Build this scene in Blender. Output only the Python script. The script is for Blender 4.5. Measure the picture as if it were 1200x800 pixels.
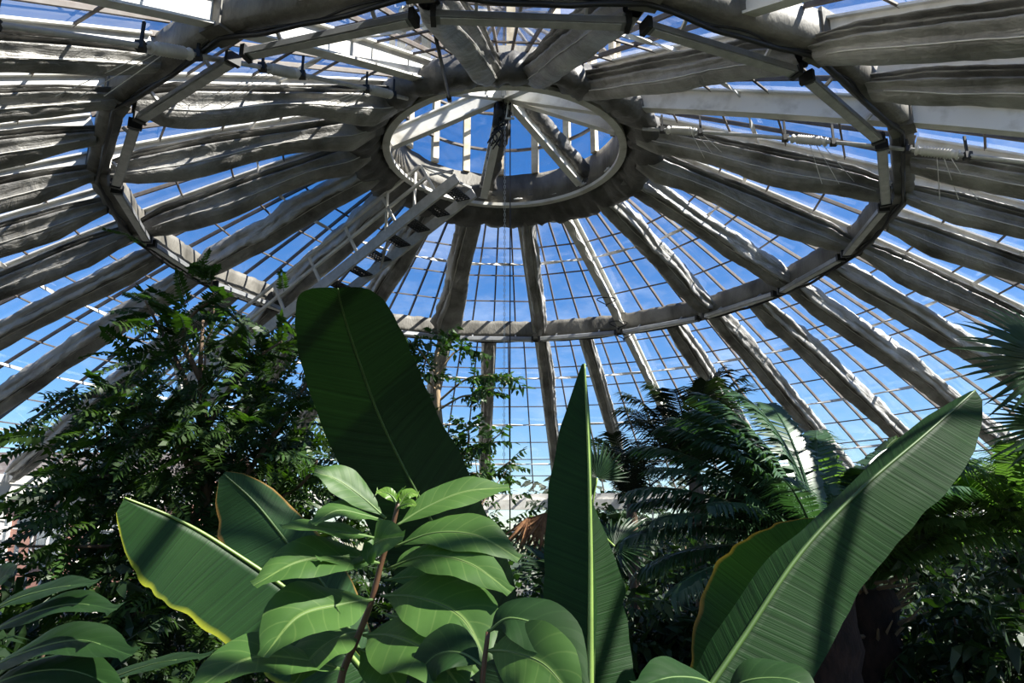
import bpy, math, random
from mathutils import Vector, Matrix, noise
R = math.radians
sc = bpy.context.scene
for o in list(bpy.data.objects): bpy.data.objects.remove(o)

# ------------------------------------------------------------------ camera, sky, sun, exposure
CAMH = 1.7
PITCH = R(15.0)
F = 885.0
cd = bpy.data.cameras.new('camera'); cam = bpy.data.objects.new('camera', cd)
sc.collection.objects.link(cam); sc.camera = cam
cd.sensor_width = 36; cd.lens = F / 1200 * 36; cd.clip_end = 2000; cd.clip_start = .02
cam.location = (0, 0, CAMH); cam.rotation_euler = (math.pi / 2 + PITCH, 0, 0)
sc.view_settings.view_transform = 'Standard'; sc.view_settings.look = 'None'
sc.view_settings.gamma = 1; sc.view_settings.use_curve_mapping = False
sc.view_settings.exposure = 0.0

SUN_AZ, SUN_EL = R(108), R(47)
w = bpy.data.worlds.new('sky'); sc.world = w; w.use_nodes = True
nt = w.node_tree; nt.nodes.clear()
wo = nt.nodes.new('ShaderNodeOutputWorld'); bg = nt.nodes.new('ShaderNodeBackground')
sky = nt.nodes.new('ShaderNodeTexSky'); sky.sky_type = 'NISHITA'; sky.sun_disc = False
sky.sun_elevation = SUN_EL; sky.sun_rotation = SUN_AZ
sky.air_density = 1.0; sky.dust_density = .3; sky.ozone_density = 4.0
# thin wispy cloud, everywhere in the sky alike
tc = nt.nodes.new('ShaderNodeTexCoord'); mp = nt.nodes.new('ShaderNodeMapping'); mp.inputs['Scale'].default_value = (3, 3, 7)
nz = nt.nodes.new('ShaderNodeTexNoise'); nz.inputs['Scale'].default_value = 1.6; nz.inputs['Detail'].default_value = 7; nz.inputs['Roughness'].default_value = .6
rp = nt.nodes.new('ShaderNodeValToRGB'); rp.color_ramp.elements[0].position = .56; rp.color_ramp.elements[1].position = .85
rp.color_ramp.elements[1].color = (.3, .3, .3, 1)
mx = nt.nodes.new('ShaderNodeMixRGB'); mx.inputs[2].default_value = (9, 9.6, 10.5, 1)
hs = nt.nodes.new('ShaderNodeHueSaturation'); hs.inputs['Saturation'].default_value = 1.3; hs.inputs['Hue'].default_value = .508
nt.links.new(tc.outputs['Generated'], mp.inputs[0]); nt.links.new(mp.outputs[0], nz.inputs[0]); nt.links.new(nz.outputs[0], rp.inputs[0])
nt.links.new(sky.outputs[0], hs.inputs['Color']); nt.links.new(hs.outputs[0], mx.inputs[1]); nt.links.new(rp.outputs[0], mx.inputs[0])
nt.links.new(mx.outputs[0], bg.inputs[0]); nt.links.new(bg.outputs[0], wo.inputs[0])
bg.inputs[1].default_value = .2
sd = bpy.data.lights.new('sun', 'SUN'); so = bpy.data.objects.new('sun', sd); sc.collection.objects.link(so)
sd.energy = 18; sd.angle = R(.55); sd.color = (1, .95, .87)
sdir = Vector((math.sin(SUN_AZ) * math.cos(SUN_EL), math.cos(SUN_AZ) * math.cos(SUN_EL), math.sin(SUN_EL)))
so.rotation_euler = sdir.to_track_quat('Z', 'Y').to_euler(); so.location = (30, -20, 40)

# ------------------------------------------------------------------ helpers
rnd = random.Random(7)
C = sc.collection
class MB:
    def __init__(s): s.v = []; s.f = []; s.uv = None
    def quad_strip(s, rows, closed=False, cap=False):
        b = len(s.v); n = len(rows[0])
        for r in rows: s.v += [tuple(p) for p in r]
        for i in range(len(rows) - 1):
            for j in range(n if closed else n - 1):
                k = (j + 1) % n
                s.f.append((b + i * n + j, b + i * n + k, b + (i + 1) * n + k, b + (i + 1) * n + j))
        if cap:
            s.f.append(tuple(b + j for j in range(n))[::-1]); s.f.append(tuple(b + (len(rows) - 1) * n + j for j in range(n)))
    def box(s, x0, x1, y0, y1, z0, z1):
        b = len(s.v)
        s.v += [(x, y, z) for z in (z0, z1) for y in (y0, y1) for x in (x0, x1)]
        s.f += [tuple(b + i for i in q) for q in ((0, 2, 3, 1), (4, 5, 7, 6), (0, 1, 5, 4), (2, 6, 7, 3), (0, 4, 6, 2), (1, 3, 7, 5))]
    def tube(s, pts, rad, n=8, cap=True, flat=None):
        pts = [Vector(p) for p in pts]; rows = []
        up = Vector((0, 0, 1)); prev = None
        for i, p in enumerate(pts):
            t = (pts[min(i + 1, len(pts) - 1)] - pts[max(i - 1, 0)])
            t = t.normalized() if t.length > 1e-9 else Vector((0, 0, 1))
            if prev is None:
                a = up if abs(t.z) < .9 else Vector((1, 0, 0))
                x = t.cross(a).normalized()
            else:
                x = (prev - t * prev.dot(t)).normalized()
            prev = x; y = t.cross(x)
            rr = rad[i] if isinstance(rad, (list, tuple)) else rad
            rows.append([p + (x * math.cos(2 * math.pi * k / n) + y * math.sin(2 * math.pi * k / n) * (flat or 1)) * rr for k in range(n)])
        s.quad_strip(rows, True, cap)
    def bar(s, a, b, w, h, up=(0, 0, 1)):
        a, b = Vector(a), Vector(b); t = (b - a).normalized(); up = Vector(up)
        x = t.cross(up)
        x = x.normalized() if x.length > 1e-6 else Vector((1, 0, 0))
        y = x.cross(t)
        rows = [[p + x * w / 2 * i + y * h / 2 * j for i, j in ((-1, -1), (1, -1), (1, 1), (-1, 1))] for p in (a, b)]
        s.quad_strip(rows, True, True)
    def mesh(s, name, mat, smooth=False):
        m = bpy.data.meshes.new(name); m.from_pydata([tuple(p) for p in s.v], [], s.f)
        if s.uv:
            l = m.uv_layers.new(name='UVMap')
            for i, lp in enumerate(m.loops): l.data[i].uv = s.uv[lp.vertex_index]
        if smooth:
            m.polygons.foreach_set('use_smooth', [True] * len(m.polygons))
        if mat: m.materials.append(mat)
        m.update(); return m
    def build(s, name, mat, parent=None, smooth=False, **k):
        return add(name, s.mesh(name, mat, smooth), parent, **k)

def add(name, data, parent=None, label=None, cat=None, group=None, kind=None, loc=None, rz=None):
    o = bpy.data.objects.new(name, data); C.objects.link(o)
    if parent is not None: o.parent = parent
    if loc is not None: o.location = loc
    if rz is not None: o.rotation_euler = (0, 0, rz)
    if label: o['label'] = label
    if cat: o['category'] = cat
    if group: o['group'] = group
    if kind: o['kind'] = kind
    return o
def empty(name, loc, label=None, cat=None, **k): return add(name, None, None, label, cat, loc=loc, **k)
def ordn(n): return ['first', 'second', 'third', 'fourth', 'fifth', 'sixth', 'seventh', 'eighth', 'ninth', 'tenth', 'eleventh', 'twelfth', 'thirteenth', 'fourteenth', 'fifteenth', 'sixteenth', 'seventeenth', 'eighteenth'][n - 1]
def crom(P, n):
    P = [Vector(p) for p in P]
    Q = [P[0] * 2 - P[1]] + P + [P[-1] * 2 - P[-2]]; out = []
    m = len(P) - 1
    for i in range(n + 1):
        u = i / n * m; k = min(int(u), m - 1); t = u - k
        a, b, c, d = Q[k:k + 4]
        out.append(.5 * ((2 * b) + (c - a) * t + (2 * a - 5 * b + 4 * c - d) * t * t + (3 * b - a - 3 * c + d) * t ** 3))
    return out
def interp(T, x):
    if x <= T[0][0]: return T[0][1]
    for (a, b), (c, d) in zip(T, T[1:]):
        if x <= c: return b + (d - b) * (x - a) / (c - a)
    return T[-1][1]
CP, SP = math.cos(PITCH), math.sin(PITCH)
def at(px, py, y):
    """point of the place seen in direction (px,py) standing at depth y metres into the house"""
    x = (px - 600) / F; z = -(py - 400) / F
    d = Vector((x, CP - z * SP, SP + z * CP))
    return d * (y / d.y) + Vector((0, 0, CAMH))
def pix(p):
    z = p[2] - CAMH; Y = p[1] * CP + z * SP; Z = -p[1] * SP + z * CP
    if Y < .05: return None
    return 600 + F * p[0] / Y, 400 - F * Z / Y

# ------------------------------------------------------------------ materials
def nd(t, ty, **k):
    n = t.nodes.new(ty)
    for a, b in k.items():
        if a in n.inputs: n.inputs[a].default_value = b
        else: setattr(n, a, b)
    return n
def mat(name, col, rough=.6, metal=0, var=.25, scale=6, col2=None, bump=0, bscale=30, spec=.4, stretch=(1, 1, 1), lo=.35, hi=.65):
    m = bpy.data.materials.new(name); m.use_nodes = True; t = m.node_tree
    b = t.nodes['Principled BSDF']; b.inputs['Roughness'].default_value = rough; b.inputs['Metallic'].default_value = metal
    b.inputs['Specular IOR Level'].default_value = spec
    tc = nd(t, 'ShaderNodeTexCoord'); mp = nd(t, 'ShaderNodeMapping', Scale=stretch); t.links.new(tc.outputs['Object'], mp.inputs[0])
    n = nd(t, 'ShaderNodeTexNoise', Scale=scale, Detail=6, Roughness=.6); t.links.new(mp.outputs[0], n.inputs[0])
    r = nd(t, 'ShaderNodeValToRGB'); t.links.new(n.outputs[0], r.inputs[0])
    c2 = col2 or tuple(c * (1 - var) for c in col)
    r.color_ramp.elements[0].position = lo; r.color_ramp.elements[0].color = (*c2, 1)
    r.color_ramp.elements[1].position = hi; r.color_ramp.elements[1].color = (*col, 1)
    t.links.new(r.outputs[0], b.inputs['Base Color'])
    if bump:
        n2 = nd(t, 'ShaderNodeTexNoise', Scale=bscale, Detail=4); t.links.new(mp.outputs[0], n2.inputs[0])
        bp = nd(t, 'ShaderNodeBump', Strength=bump, Distance=.02); t.links.new(n2.outputs[0], bp.inputs['Height']); t.links.new(bp.outputs[0], b.inputs['Normal'])
    m['ramp'] = 1
    return m
def leafmat(name, col, col2, rough=.4, trans=.3, tcol=None, spec=.4, scale=3, vein=None, edge=None, stripes=0, randobj=0):
    """leaf: glossy skin, light passes through; UV x runs across (-1..1 stored as 0..1), y along"""
    m = bpy.data.materials.new(name); m.use_nodes = True; t = m.node_tree
    b = t.nodes['Principled BSDF']; out = t.nodes['Material Output']
    b.inputs['Roughness'].default_value = rough; b.inputs['Specular IOR Level'].default_value = spec
    tc = nd(t, 'ShaderNodeTexCoord')
    n = nd(t, 'ShaderNodeTexNoise', Scale=scale, Detail=4); t.links.new(tc.outputs['Object'], n.inputs[0])
    r = nd(t, 'ShaderNodeValToRGB'); t.links.new(n.outputs[0], r.inputs[0])
    r.color_ramp.elements[0].position = .35; r.color_ramp.elements[0].color = (*col2, 1)
    r.color_ramp.elements[1].position = .65; r.color_ramp.elements[1].color = (*col, 1)
    cur = r.outputs[0]
    sep = nd(t, 'ShaderNodeSeparateXYZ'); t.links.new(tc.outputs['UV'], sep.inputs[0])
    ab = nd(t, 'ShaderNodeMath', operation='MULTIPLY_ADD'); ab.inputs[1].default_value = 2; ab.inputs[2].default_value = -1; t.links.new(sep.outputs[0], ab.inputs[0])
    au = nd(t, 'ShaderNodeMath', operation='ABSOLUTE'); t.links.new(ab.outputs[0], au.inputs[0])
    hgt = None
    if stripes:
        # side veins, swept a little forward
        k = nd(t, 'ShaderNodeMath', operation='MULTIPLY_ADD'); k.inputs[1].default_value = -.05; t.links.new(au.outputs[0], k.inputs[0]); t.links.new(sep.outputs[1], k.inputs[2])
        cx = nd(t, 'ShaderNodeCombineXYZ'); t.links.new(k.outputs[0], cx.inputs[1]); 
        n3 = nd(t, 'ShaderNodeTexNoise', Scale=stripes, Detail=3, Roughness=.7); t.links.new(cx.outputs[0], n3.inputs[0])
        r3 = nd(t, 'ShaderNodeValToRGB'); t.links.new(n3.outputs[0], r3.inputs[0])
        r3.color_ramp.elements[0].position = .3; r3.color_ramp.elements[0].color = (.55, .55, .55, 1)
        r3.color_ramp.elements[1].position = .7; r3.color_ramp.elements[1].color = (1.25, 1.25, 1.25, 1)
        mu = nd(t, 'ShaderNodeMixRGB', blend_type='MULTIPLY'); mu.inputs[0].default_value = 1
        t.links.new(cur, mu.inputs[1]); t.links.new(r3.outputs[0], mu.inputs[2]); cur = mu.outputs[0]; hgt = n3.outputs[0]
    if vein:
        # pale midrib and arching side veins
        k = nd(t, 'ShaderNodeMath', operation='MULTIPLY_ADD'); k.inputs[1].default_value = -.16; t.links.new(au.outputs[0], k.inputs[0]); t.links.new(sep.outputs[1], k.inputs[2])
        fr = nd(t, 'ShaderNodeMath', operation='PINGPONG'); fr.inputs[1].default_value = .06; t.links.new(k.outputs[0], fr.inputs[0])
        le = nd(t, 'ShaderNodeMapRange'); le.inputs[1].default_value = .0; le.inputs[2].default_value = .009; le.inputs[3].default_value = .28; le.inputs[4].default_value = 0; t.links.new(fr.outputs[0], le.inputs[0])
        l2 = nd(t, 'ShaderNodeMapRange'); l2.inputs[1].default_value = .03; l2.inputs[2].default_value = .08; l2.inputs[3].default_value = .9; l2.inputs[4].default_value = 0; t.links.new(au.outputs[0], l2.inputs[0])
        mxm = nd(t, 'ShaderNodeMath', operation='MAXIMUM'); t.links.new(le.outputs[0], mxm.inputs[0]); t.links.new(l2.outputs[0], mxm.inputs[1])
        mu = nd(t, 'ShaderNodeMixRGB'); mu.inputs[2].default_value = (*vein, 1); t.links.new(mxm.outputs[0], mu.inputs[0]); t.links.new(cur, mu.inputs[1]); cur = mu.outputs[0]
        hgt = fr.outputs[0]
    if edge:
        n4 = nd(t, 'ShaderNodeTexNoise', Scale=9, Detail=3); t.links.new(tc.outputs['Object'], n4.inputs[0])
        sm = nd(t, 'ShaderNodeMath', operation='MULTIPLY_ADD'); sm.inputs[1].default_value = .16; t.links.new(n4.outputs[0], sm.inputs[0]); t.links.new(au.outputs[0], sm.inputs[2])
        ml = nd(t, 'ShaderNodeMapRange'); ml.inputs[1].default_value = 1.0; ml.inputs[2].default_value = 1.09; t.links.new(sm.outputs[0], ml.inputs[0])
        mu = nd(t, 'ShaderNodeMixRGB'); mu.inputs[2].default_value = (*edge, 1); t.links.new(ml.outputs[0], mu.inputs[0]); t.links.new(cur, mu.inputs[1]); cur = mu.outputs[0]
    if randobj:
        oi = nd(t, 'ShaderNodeObjectInfo'); rr = nd(t, 'ShaderNodeMapRange'); rr.inputs[3].default_value = 1 - randobj; rr.inputs[4].default_value = 1 + randobj; t.links.new(oi.outputs['Random'], rr.inputs[0])
        mu = nd(t, 'ShaderNodeMixRGB', blend_type='MULTIPLY'); mu.inputs[0].default_value = 1; t.links.new(cur, mu.inputs[1]); t.links.new(rr.outputs[0], mu.inputs[2]); cur = mu.outputs[0]
    t.links.new(cur, b.inputs['Base Color'])
    if hgt is not None:
        bp = nd(t, 'ShaderNodeBump', Strength=.35, Distance=.01); t.links.new(hgt, bp.inputs['Height']); t.links.new(bp.outputs[0], b.inputs['Normal'])
    if trans:
        tr = nd(t, 'ShaderNodeBsdfTranslucent'); mt = nd(t, 'ShaderNodeMixShader'); mt.inputs[0].default_value = trans
        mu = nd(t, 'ShaderNodeMixRGB', blend_type='MULTIPLY'); mu.inputs[0].default_value = 1; mu.inputs[2].default_value = (*(tcol or (1.6, 1.9, .6)), 1)
        t.links.new(cur, mu.inputs[1]); t.links.new(mu.outputs[0], tr.inputs[0])
        t.links.new(b.outputs[0], mt.inputs[1]); t.links.new(tr.outputs[0], mt.inputs[2]); t.links.new(mt.outputs[0], out.inputs[0])
    return m
def clothmat(name, col, col2):
    m = mat(name, col, .42, .1, col2=col2, scale=1.6, spec=.5, lo=.3, hi=.72); t = m.node_tree; b = t.nodes['Principled BSDF']
    tc = nd(t, 'ShaderNodeTexCoord'); mp = nd(t, 'ShaderNodeMapping', Scale=(5, 15, 1)); t.links.new(tc.outputs['UV'], mp.inputs[0])
    n = nd(t, 'ShaderNodeTexNoise', Scale=1, Detail=5, Roughness=.62, Distortion=.8); t.links.new(mp.outputs[0], n.inputs[0])
    mp2 = nd(t, 'ShaderNodeMapping', Scale=(16, 4, 1)); t.links.new(tc.outputs['UV'], mp2.inputs[0])
    n2 = nd(t, 'ShaderNodeTexNoise', Scale=1, Detail=3, Roughness=.6, Distortion=.6); t.links.new(mp2.outputs[0], n2.inputs[0])
    ad = nd(t, 'ShaderNodeMath', operation='MULTIPLY_ADD'); ad.inputs[1].default_value = .5; t.links.new(n2.outputs[0], ad.inputs[0]); t.links.new(n.outputs[0], ad.inputs[2])
    bp = nd(t, 'ShaderNodeBump', Strength=.55, Distance=.08); t.links.new(ad.outputs[0], bp.inputs['Height']); t.links.new(bp.outputs[0], b.inputs['Normal'])
    return m
def glassmat(name, dirt=.05):
    m = bpy.data.materials.new(name); m.use_nodes = True; t = m.node_tree; t.nodes.clear()
    out = nd(t, 'ShaderNodeOutputMaterial'); tr = nd(t, 'ShaderNodeBsdfTransparent', Color=(.95, .97, .97, 1)); gl = nd(t, 'ShaderNodeBsdfGlossy', Roughness=.02)
    fr = nd(t, 'ShaderNodeFresnel', IOR=1.45); ms = nd(t, 'ShaderNodeMixShader'); t.links.new(fr.outputs[0], ms.inputs[0]); t.links.new(tr.outputs[0], ms.inputs[1]); t.links.new(gl.outputs[0], ms.inputs[2])
    tc = nd(t, 'ShaderNodeTexCoord'); n = nd(t, 'ShaderNodeTexNoise', Scale=2.2, Detail=8, Roughness=.7); t.links.new(tc.outputs['Object'], n.inputs[0])
    mr = nd(t, 'ShaderNodeMapRange'); mr.inputs[1].default_value = .45; mr.inputs[2].default_value = .8; mr.inputs[3].default_value = dirt * .4; mr.inputs[4].default_value = dirt * 3; t.links.new(n.outputs[0], mr.inputs[0])
    tl = nd(t, 'ShaderNodeBsdfTranslucent', Color=(.55, .52, .48, 1)); df = nd(t, 'ShaderNodeBsdfDiffuse', Color=(.45, .43, .4, 1)); md = nd(t, 'ShaderNodeMixShader'); md.inputs[0].default_value = .5
    t.links.new(tl.outputs[0], md.inputs[1]); t.links.new(df.outputs[0], md.inputs[2])
    m2 = nd(t, 'ShaderNodeMixShader'); t.links.new(mr.outputs[0], m2.inputs[0]); t.links.new(ms.outputs[0], m2.inputs[1]); t.links.new(md.outputs[0], m2.inputs[2]); t.links.new(m2.outputs[0], out.inputs[0])
    return m
M = {}
M['white'] = mat('white_paint', (.66, .65, .61), .5, var=.18, scale=3, col2=(.42, .4, .35), lo=.25, hi=.5)
M['bar'] = mat('weathered_bar', (.12, .108, .098), .6, col2=(.07, .05, .04), scale=5)
M['tan'] = mat('weathered_tan_paint', (.6, .52, .38), .6, col2=(.36, .28, .18), scale=4)
M['barwhite'] = mat('rod_paint', (.72, .7, .66), .5, var=.25, scale=4)
M['cloth'] = clothmat('shade_cloth', (.38, .37, .35), (.07, .066, .06))
M['litcloth'] = clothmat('sunlit_silvery_cloth', (.6, .59, .57), (.26, .25, .24))  # paler copy of shade_cloth; sun on the gathered strips put into the colour
M['wrap'] = mat('wrap_cloth', (.18, .17, .15), .6, col2=(.07, .065, .055), scale=2.5, bump=.5, bscale=25, stretch=(1, 1, .4))
M['darkcloth'] = mat('dark_cloth', (.12, .115, .11), .5, var=.5, scale=3, bump=.5, bscale=20)
M['steel'] = mat('galvanised_steel', (.5, .5, .49), .45, .3, var=.25, scale=8)
M['alu'] = mat('lamp_housing', (.34, .35, .36), .35, .5, var=.2, scale=8)
M['black'] = mat('black_rubber', (.012, .012, .013), .5, var=.3)
M['grate'] = mat('black_grating', (.02, .02, .02), .5, var=.3)
M['tube'] = mat('lamp_tube', (.75, .77, .8), .2, var=.05)
M['brick'] = mat('brick', (.42, .2, .15), .8, var=.3, scale=2)
M['soil'] = mat('soil', (.022, .016, .012), .95, var=.5, scale=4, bump=.6)
M['lawn'] = mat('lawn', (.028, .045, .014), .9, var=.4, scale=.5)
M['stone'] = mat('render_plinth', (.45, .43, .4), .8, var=.25, scale=2)
M['trunk'] = mat('bark', (.16, .11, .07), .85, col2=(.07, .045, .03), scale=5, bump=.8, stretch=(1, 1, .3))
M['paletrunk'] = mat('pale_bark', (.34, .25, .15), .8, col2=(.18, .12, .07), scale=4, bump=.5, stretch=(1, 1, .3))
M['redtrunk'] = mat('fibrous_bark', (.035, .018, .012), .95, col2=(.013, .007, .005), scale=12, bump=1, stretch=(1, 1, .4))
M['stem'] = mat('red_brown_stem', (.09, .038, .02), .5, col2=(.055, .03, .012), scale=25)
M['greenstem'] = mat('green_stem', (.2, .3, .07), .4, var=.3, scale=6)
M['darkrib'] = mat('dark_midrib', (.05, .1, .02), .45, var=.3, scale=6)
M['leafrib'] = mat('pale_midrib', (.09, .15, .04), .5, var=.2, scale=6)
M['glass'] = glassmat('roof_glass', .045)
M['wallglass'] = glassmat('wall_glass', .06)
M['banana'] = leafmat('banana_blade', (.015, .046, .011), (.009, .033, .008), .55, .3, (1.5, 2.1, .6), spec=.15, stripes=90)
M['bananayellow'] = leafmat('banana_blade_yellow_edge', (.017, .055, .011), (.01, .04, .008), .5, .3, (1.5, 2.1, .6), spec=.3, stripes=90, edge=(.28, .3, .02))
M['bananashade'] = leafmat('shaded_banana_blade', (.014, .04, .011), (.009, .03, .008), .45, .06, (1.5, 2.1, .6), spec=.3, stripes=90)  # shaded copy of banana_blade, shade put in by near-zero translucency
M['bananadry'] = leafmat('banana_blade_dry_edge', (.02, .055, .016), (.013, .042, .013), .5, .08, (1.5, 2.1, .6), spec=.2, stripes=90, edge=(.28, .15, .04))
M['dry'] = mat('dry_brown_leaf', (.35, .18, .08), .8, col2=(.14, .06, .03), scale=10)
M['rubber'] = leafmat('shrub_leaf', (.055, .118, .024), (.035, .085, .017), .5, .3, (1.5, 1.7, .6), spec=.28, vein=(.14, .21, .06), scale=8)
M['rubbershade'] = leafmat('shaded_shrub_leaf', (.016, .042, .011), (.01, .03, .008), .5, .2, (1.4, 1.7, .6), spec=.15, vein=(.03, .07, .02), scale=8)  # darker copy of shrub_leaf with shade painted into the green
M['bud'] = leafmat('young_leaf', (.15, .26, .04), (.1, .2, .03), .35, .35, vein=(.4, .45, .15), scale=8)
M['pinnate'] = leafmat('pinnate_leaf', (.05, .1, .018), (.016, .042, .01), .45, .35, (1.6, 1.9, .5), randobj=.45)
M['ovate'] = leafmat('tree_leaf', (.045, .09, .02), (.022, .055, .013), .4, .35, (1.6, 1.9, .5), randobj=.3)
M['dimleaf'] = leafmat('shaded_bush_leaf', (.02, .042, .012), (.01, .026, .008), .45, .25, (1.5, 1.8, .5), randobj=.4)  # darker copy of tree_leaf; shade among the beds put into the colour
M['cycad'] = leafmat('cycad_leaflet', (.045, .09, .042), (.026, .06, .028), .32, .2, (1.3, 1.8, .7), spec=.5, randobj=.25)
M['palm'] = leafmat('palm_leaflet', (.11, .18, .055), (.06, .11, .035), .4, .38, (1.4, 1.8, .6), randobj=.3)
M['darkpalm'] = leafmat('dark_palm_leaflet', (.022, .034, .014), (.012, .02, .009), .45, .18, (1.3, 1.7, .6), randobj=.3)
M['fan'] = leafmat('fan_palm_leaf', (.022, .05, .018), (.013, .035, .014), .35, .25, (1.4, 1.8, .6), spec=.45)

# ------------------------------------------------------------------ the glass dome
AX, AY = -.12, 11.4           # axis of the house
PH = R(6.95)                  # direction of the first rafter, clockwise from straight ahead
ACX, ACZ, AR = -24.7156, -58.9051, 72.4877
def G(r): return ACZ + math.sqrt(AR * AR - (r - ACX) ** 2)
def prof(r, d=0.0):
    z = G(r); n = Vector((r - ACX, z - ACZ)).normalized()
    return r - n.x * d, z - n.y * d
def loc(r, az, z): return Vector((r * math.sin(az), r * math.cos(az), z))
def W(r, az, z): return loc(r, az, z) + Vector((AX, AY, 0))
def dome_pt(r, az, d): rr, z = prof(r, d); return loc(rr, az, z)
R1, R2, R0 = 5.87, 2.0, 12.5
ceil_ = empty('ceiling', (AX, AY, 0)); ceil_['kind'] = 'structure'; ceil_['label'] = 'shallow round dome of white rafters and glass panes'

def sweep_sec(r0, r1, sec, n=10):
    """profile section (side, depth) swept along the dome meridian at azimuth 0"""
    m = MB(); rows = []
    for i in range(n + 1):
        r = r0 + (r1 - r0) * i / n
        rows.append([(b, *prof(r, d)) for b, d in sec])
    m.quad_strip(rows, True, True); return m
def isec(w, d0, d1, tf=.025, tw=.018):
    return [(-w, d0), (w, d0), (w, d0 + tf), (tw, d0 + tf), (tw, d1 - tf), (w, d1 - tf), (w, d1), (-w, d1), (-w, d1 - tf), (-tw, d1 - tf), (-tw, d0 + tf), (-w, d0 + tf)]
ub = sweep_sec(R2 + .08, R1 + .1, isec(.085, .04, .36)).mesh('rafter', M['white'])
lb = sweep_sec(R1 + .12, R0, isec(.07, .04, .34)).mesh('rafter', M['white'])
for k in range(18): add('rafter', ub, ceil_, rz=-(PH + R(20 * k)))
for k in range(36): add('rafter', lb, ceil_, rz=-(PH + R(10 * k)))
bs = [(-.016, .0), (.016, .0), (.016, .06), (-.016, .06)]
ubar = sweep_sec(R2 + .1, R1 + .1, bs, 6).mesh('glazing_bar', M['bar']); lbar = sweep_sec(R1 + .1, R0, bs, 10).mesh('glazing_bar', M['bar'])
for k in range(18):
    for j in (1, 2, 3): add('glazing_bar', ubar, ceil_, rz=-(PH + R(20 * k + 5 * j)))
for k in range(36):
    for j in (1, 2): add('glazing_bar', lbar, ceil_, rz=-(PH + R(10 * (k + j / 3))))
UR = [R2 + .1 + (R1 - R2) * i / 5 for i in range(6)]
LR = [R1 + .1 + (R0 - R1 - .1) * i / 9 for i in range(10)]
def ringbar(r, d, n, wd, hd, ph, tw=0, steps=1):
    m = MB(); rows = []
    rr, z = prof(r, d); N = n * steps
    for i in range(N):
        a = PH + 2 * math.pi * i / N
        q = (i % steps) / steps; a0 = PH + 2 * math.pi * (i // steps) / n; a1 = a0 + 2 * math.pi / n
        p = loc(rr, a0, 0) * (1 - q) + loc(rr, a1, 0) * q; rad = p.normalized()
        rows.append([p + rad * (x * math.cos(tw * i) - y * math.sin(tw * i)) + Vector((0, 0, z + x * math.sin(tw * i) + y * math.cos(tw * i))) for x, y in ((-wd, -hd), (wd, -hd), (wd, hd), (-wd, hd))])
    rows.append(rows[0]); m.quad_strip(rows, True); return m
for r in UR[1:-1]: ringbar(r, .05, 18, .014, .012, PH).build('purlin', M['bar'], ceil_)
for r in LR[1:-1]: ringbar(r, .05, 36, .014, .012, PH).build('purlin', M['bar'], ceil_)
for r, n in ((4.05, 18), (7.75, 36), (9.55, 36), (11.2, 36)):   # flat twisted tie rods
    ringbar(r, .1, n, .03, .012, PH, .5, 12 if n == 18 else 6).build('tie_rod', M['barwhite'], ceil_)
# panes: one shape for each row and column, shared round the dome; the 300 largest in view are single pieces
panes = []
for rows_, nb, nc, deg in ((UR, 18, 4, 20), (LR, 36, 3, 10)):
    for i in range(len(rows_) - 1):
        for j in range(nc):
            a0, a1 = R(deg * j / nc), R(deg * (j + 1) / nc)
            q = [dome_pt(rows_[i], a0, .012), dome_pt(rows_[i], a1, .012), dome_pt(rows_[i + 1], a1, .012), dome_pt(rows_[i + 1], a0, .012)]
            me = [None]
            for k in range(nb):
                rz = -(PH + R(deg * k)); mtx = Matrix.Rotation(rz, 3, 'Z')
                pp = [pix(mtx @ p + Vector((AX, AY, 0))) for p in q]
                ar = 0
                if all(pp) and 0 < sum(p[0] for p in pp) / 4 < 1200 and 0 < sum(p[1] for p in pp) / 4 < 600:
                    ar = abs(sum(pp[a][0] * pp[(a + 1) % 4][1] - pp[(a + 1) % 4][0] * pp[a][1] for a in range(4))) / 2
                panes.append((ar, q, rz, me, mtx))
panes.sort(key=lambda p: -p[0])
rest = MB()
for n, (ar, q, rz, me, mtx) in enumerate(panes):
    if n < 300:
        if me[0] is None:
            b = MB(); b.v = [tuple(p) for p in q] + [tuple(p - Vector((0, 0, .006))) for p in q]
            b.f = [(3, 2, 1, 0), (4, 5, 6, 7), (0, 1, 5, 4), (1, 2, 6, 5), (2, 3, 7, 6), (3, 0, 4, 7)]
            b.f = [(3, 2, 1, 0)]; b.v = b.v[:4]
            me[0] = b.mesh('glass_pane', M['glass'])
        add('glass_pane', me[0], ceil_, rz=rz)
    else:
        b0 = len(rest.v); rest.v += [tuple(mtx @ p) for p in q]; rest.f.append((b0 + 3, b0 + 2, b0 + 1, b0))
rest.build('glass_panes', M['glass'], ceil_, kind='stuff')

# ---- lantern over the oculus
lant = empty('oculus_ring', (AX, AY, 0), 'round oculus drum wrapped in grey cloth with white rim at the dome top', 'oculus')
def revolve(sec, n, az0=0, az1=2 * math.pi, wob=0):
    m = MB(); rows = []
    for i in range(n + 1):
        a = az0 + (az1 - az0) * i / n
        rows.append([loc(r + wob * noise.noise((r * 3 + 9, 6 * math.sin(a), 6 * math.cos(a))), a, z + wob * noise.noise((6 * math.cos(a), z * 4, 6 * math.sin(a)))) for r, z in sec])
    m.quad_strip(rows, True); return m
revolve([(1.96, 8.02), (2.02, 8.02), (2.02, 8.62), (1.96, 8.62)], 72, wob=.03).build('drum', M['wrap'], lant, True)
revolve([(1.9, 7.96), (2.02, 7.96), (2.02, 8.02), (1.9, 8.02)], 72).build('rim_flange', M['white'], lant)
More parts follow.
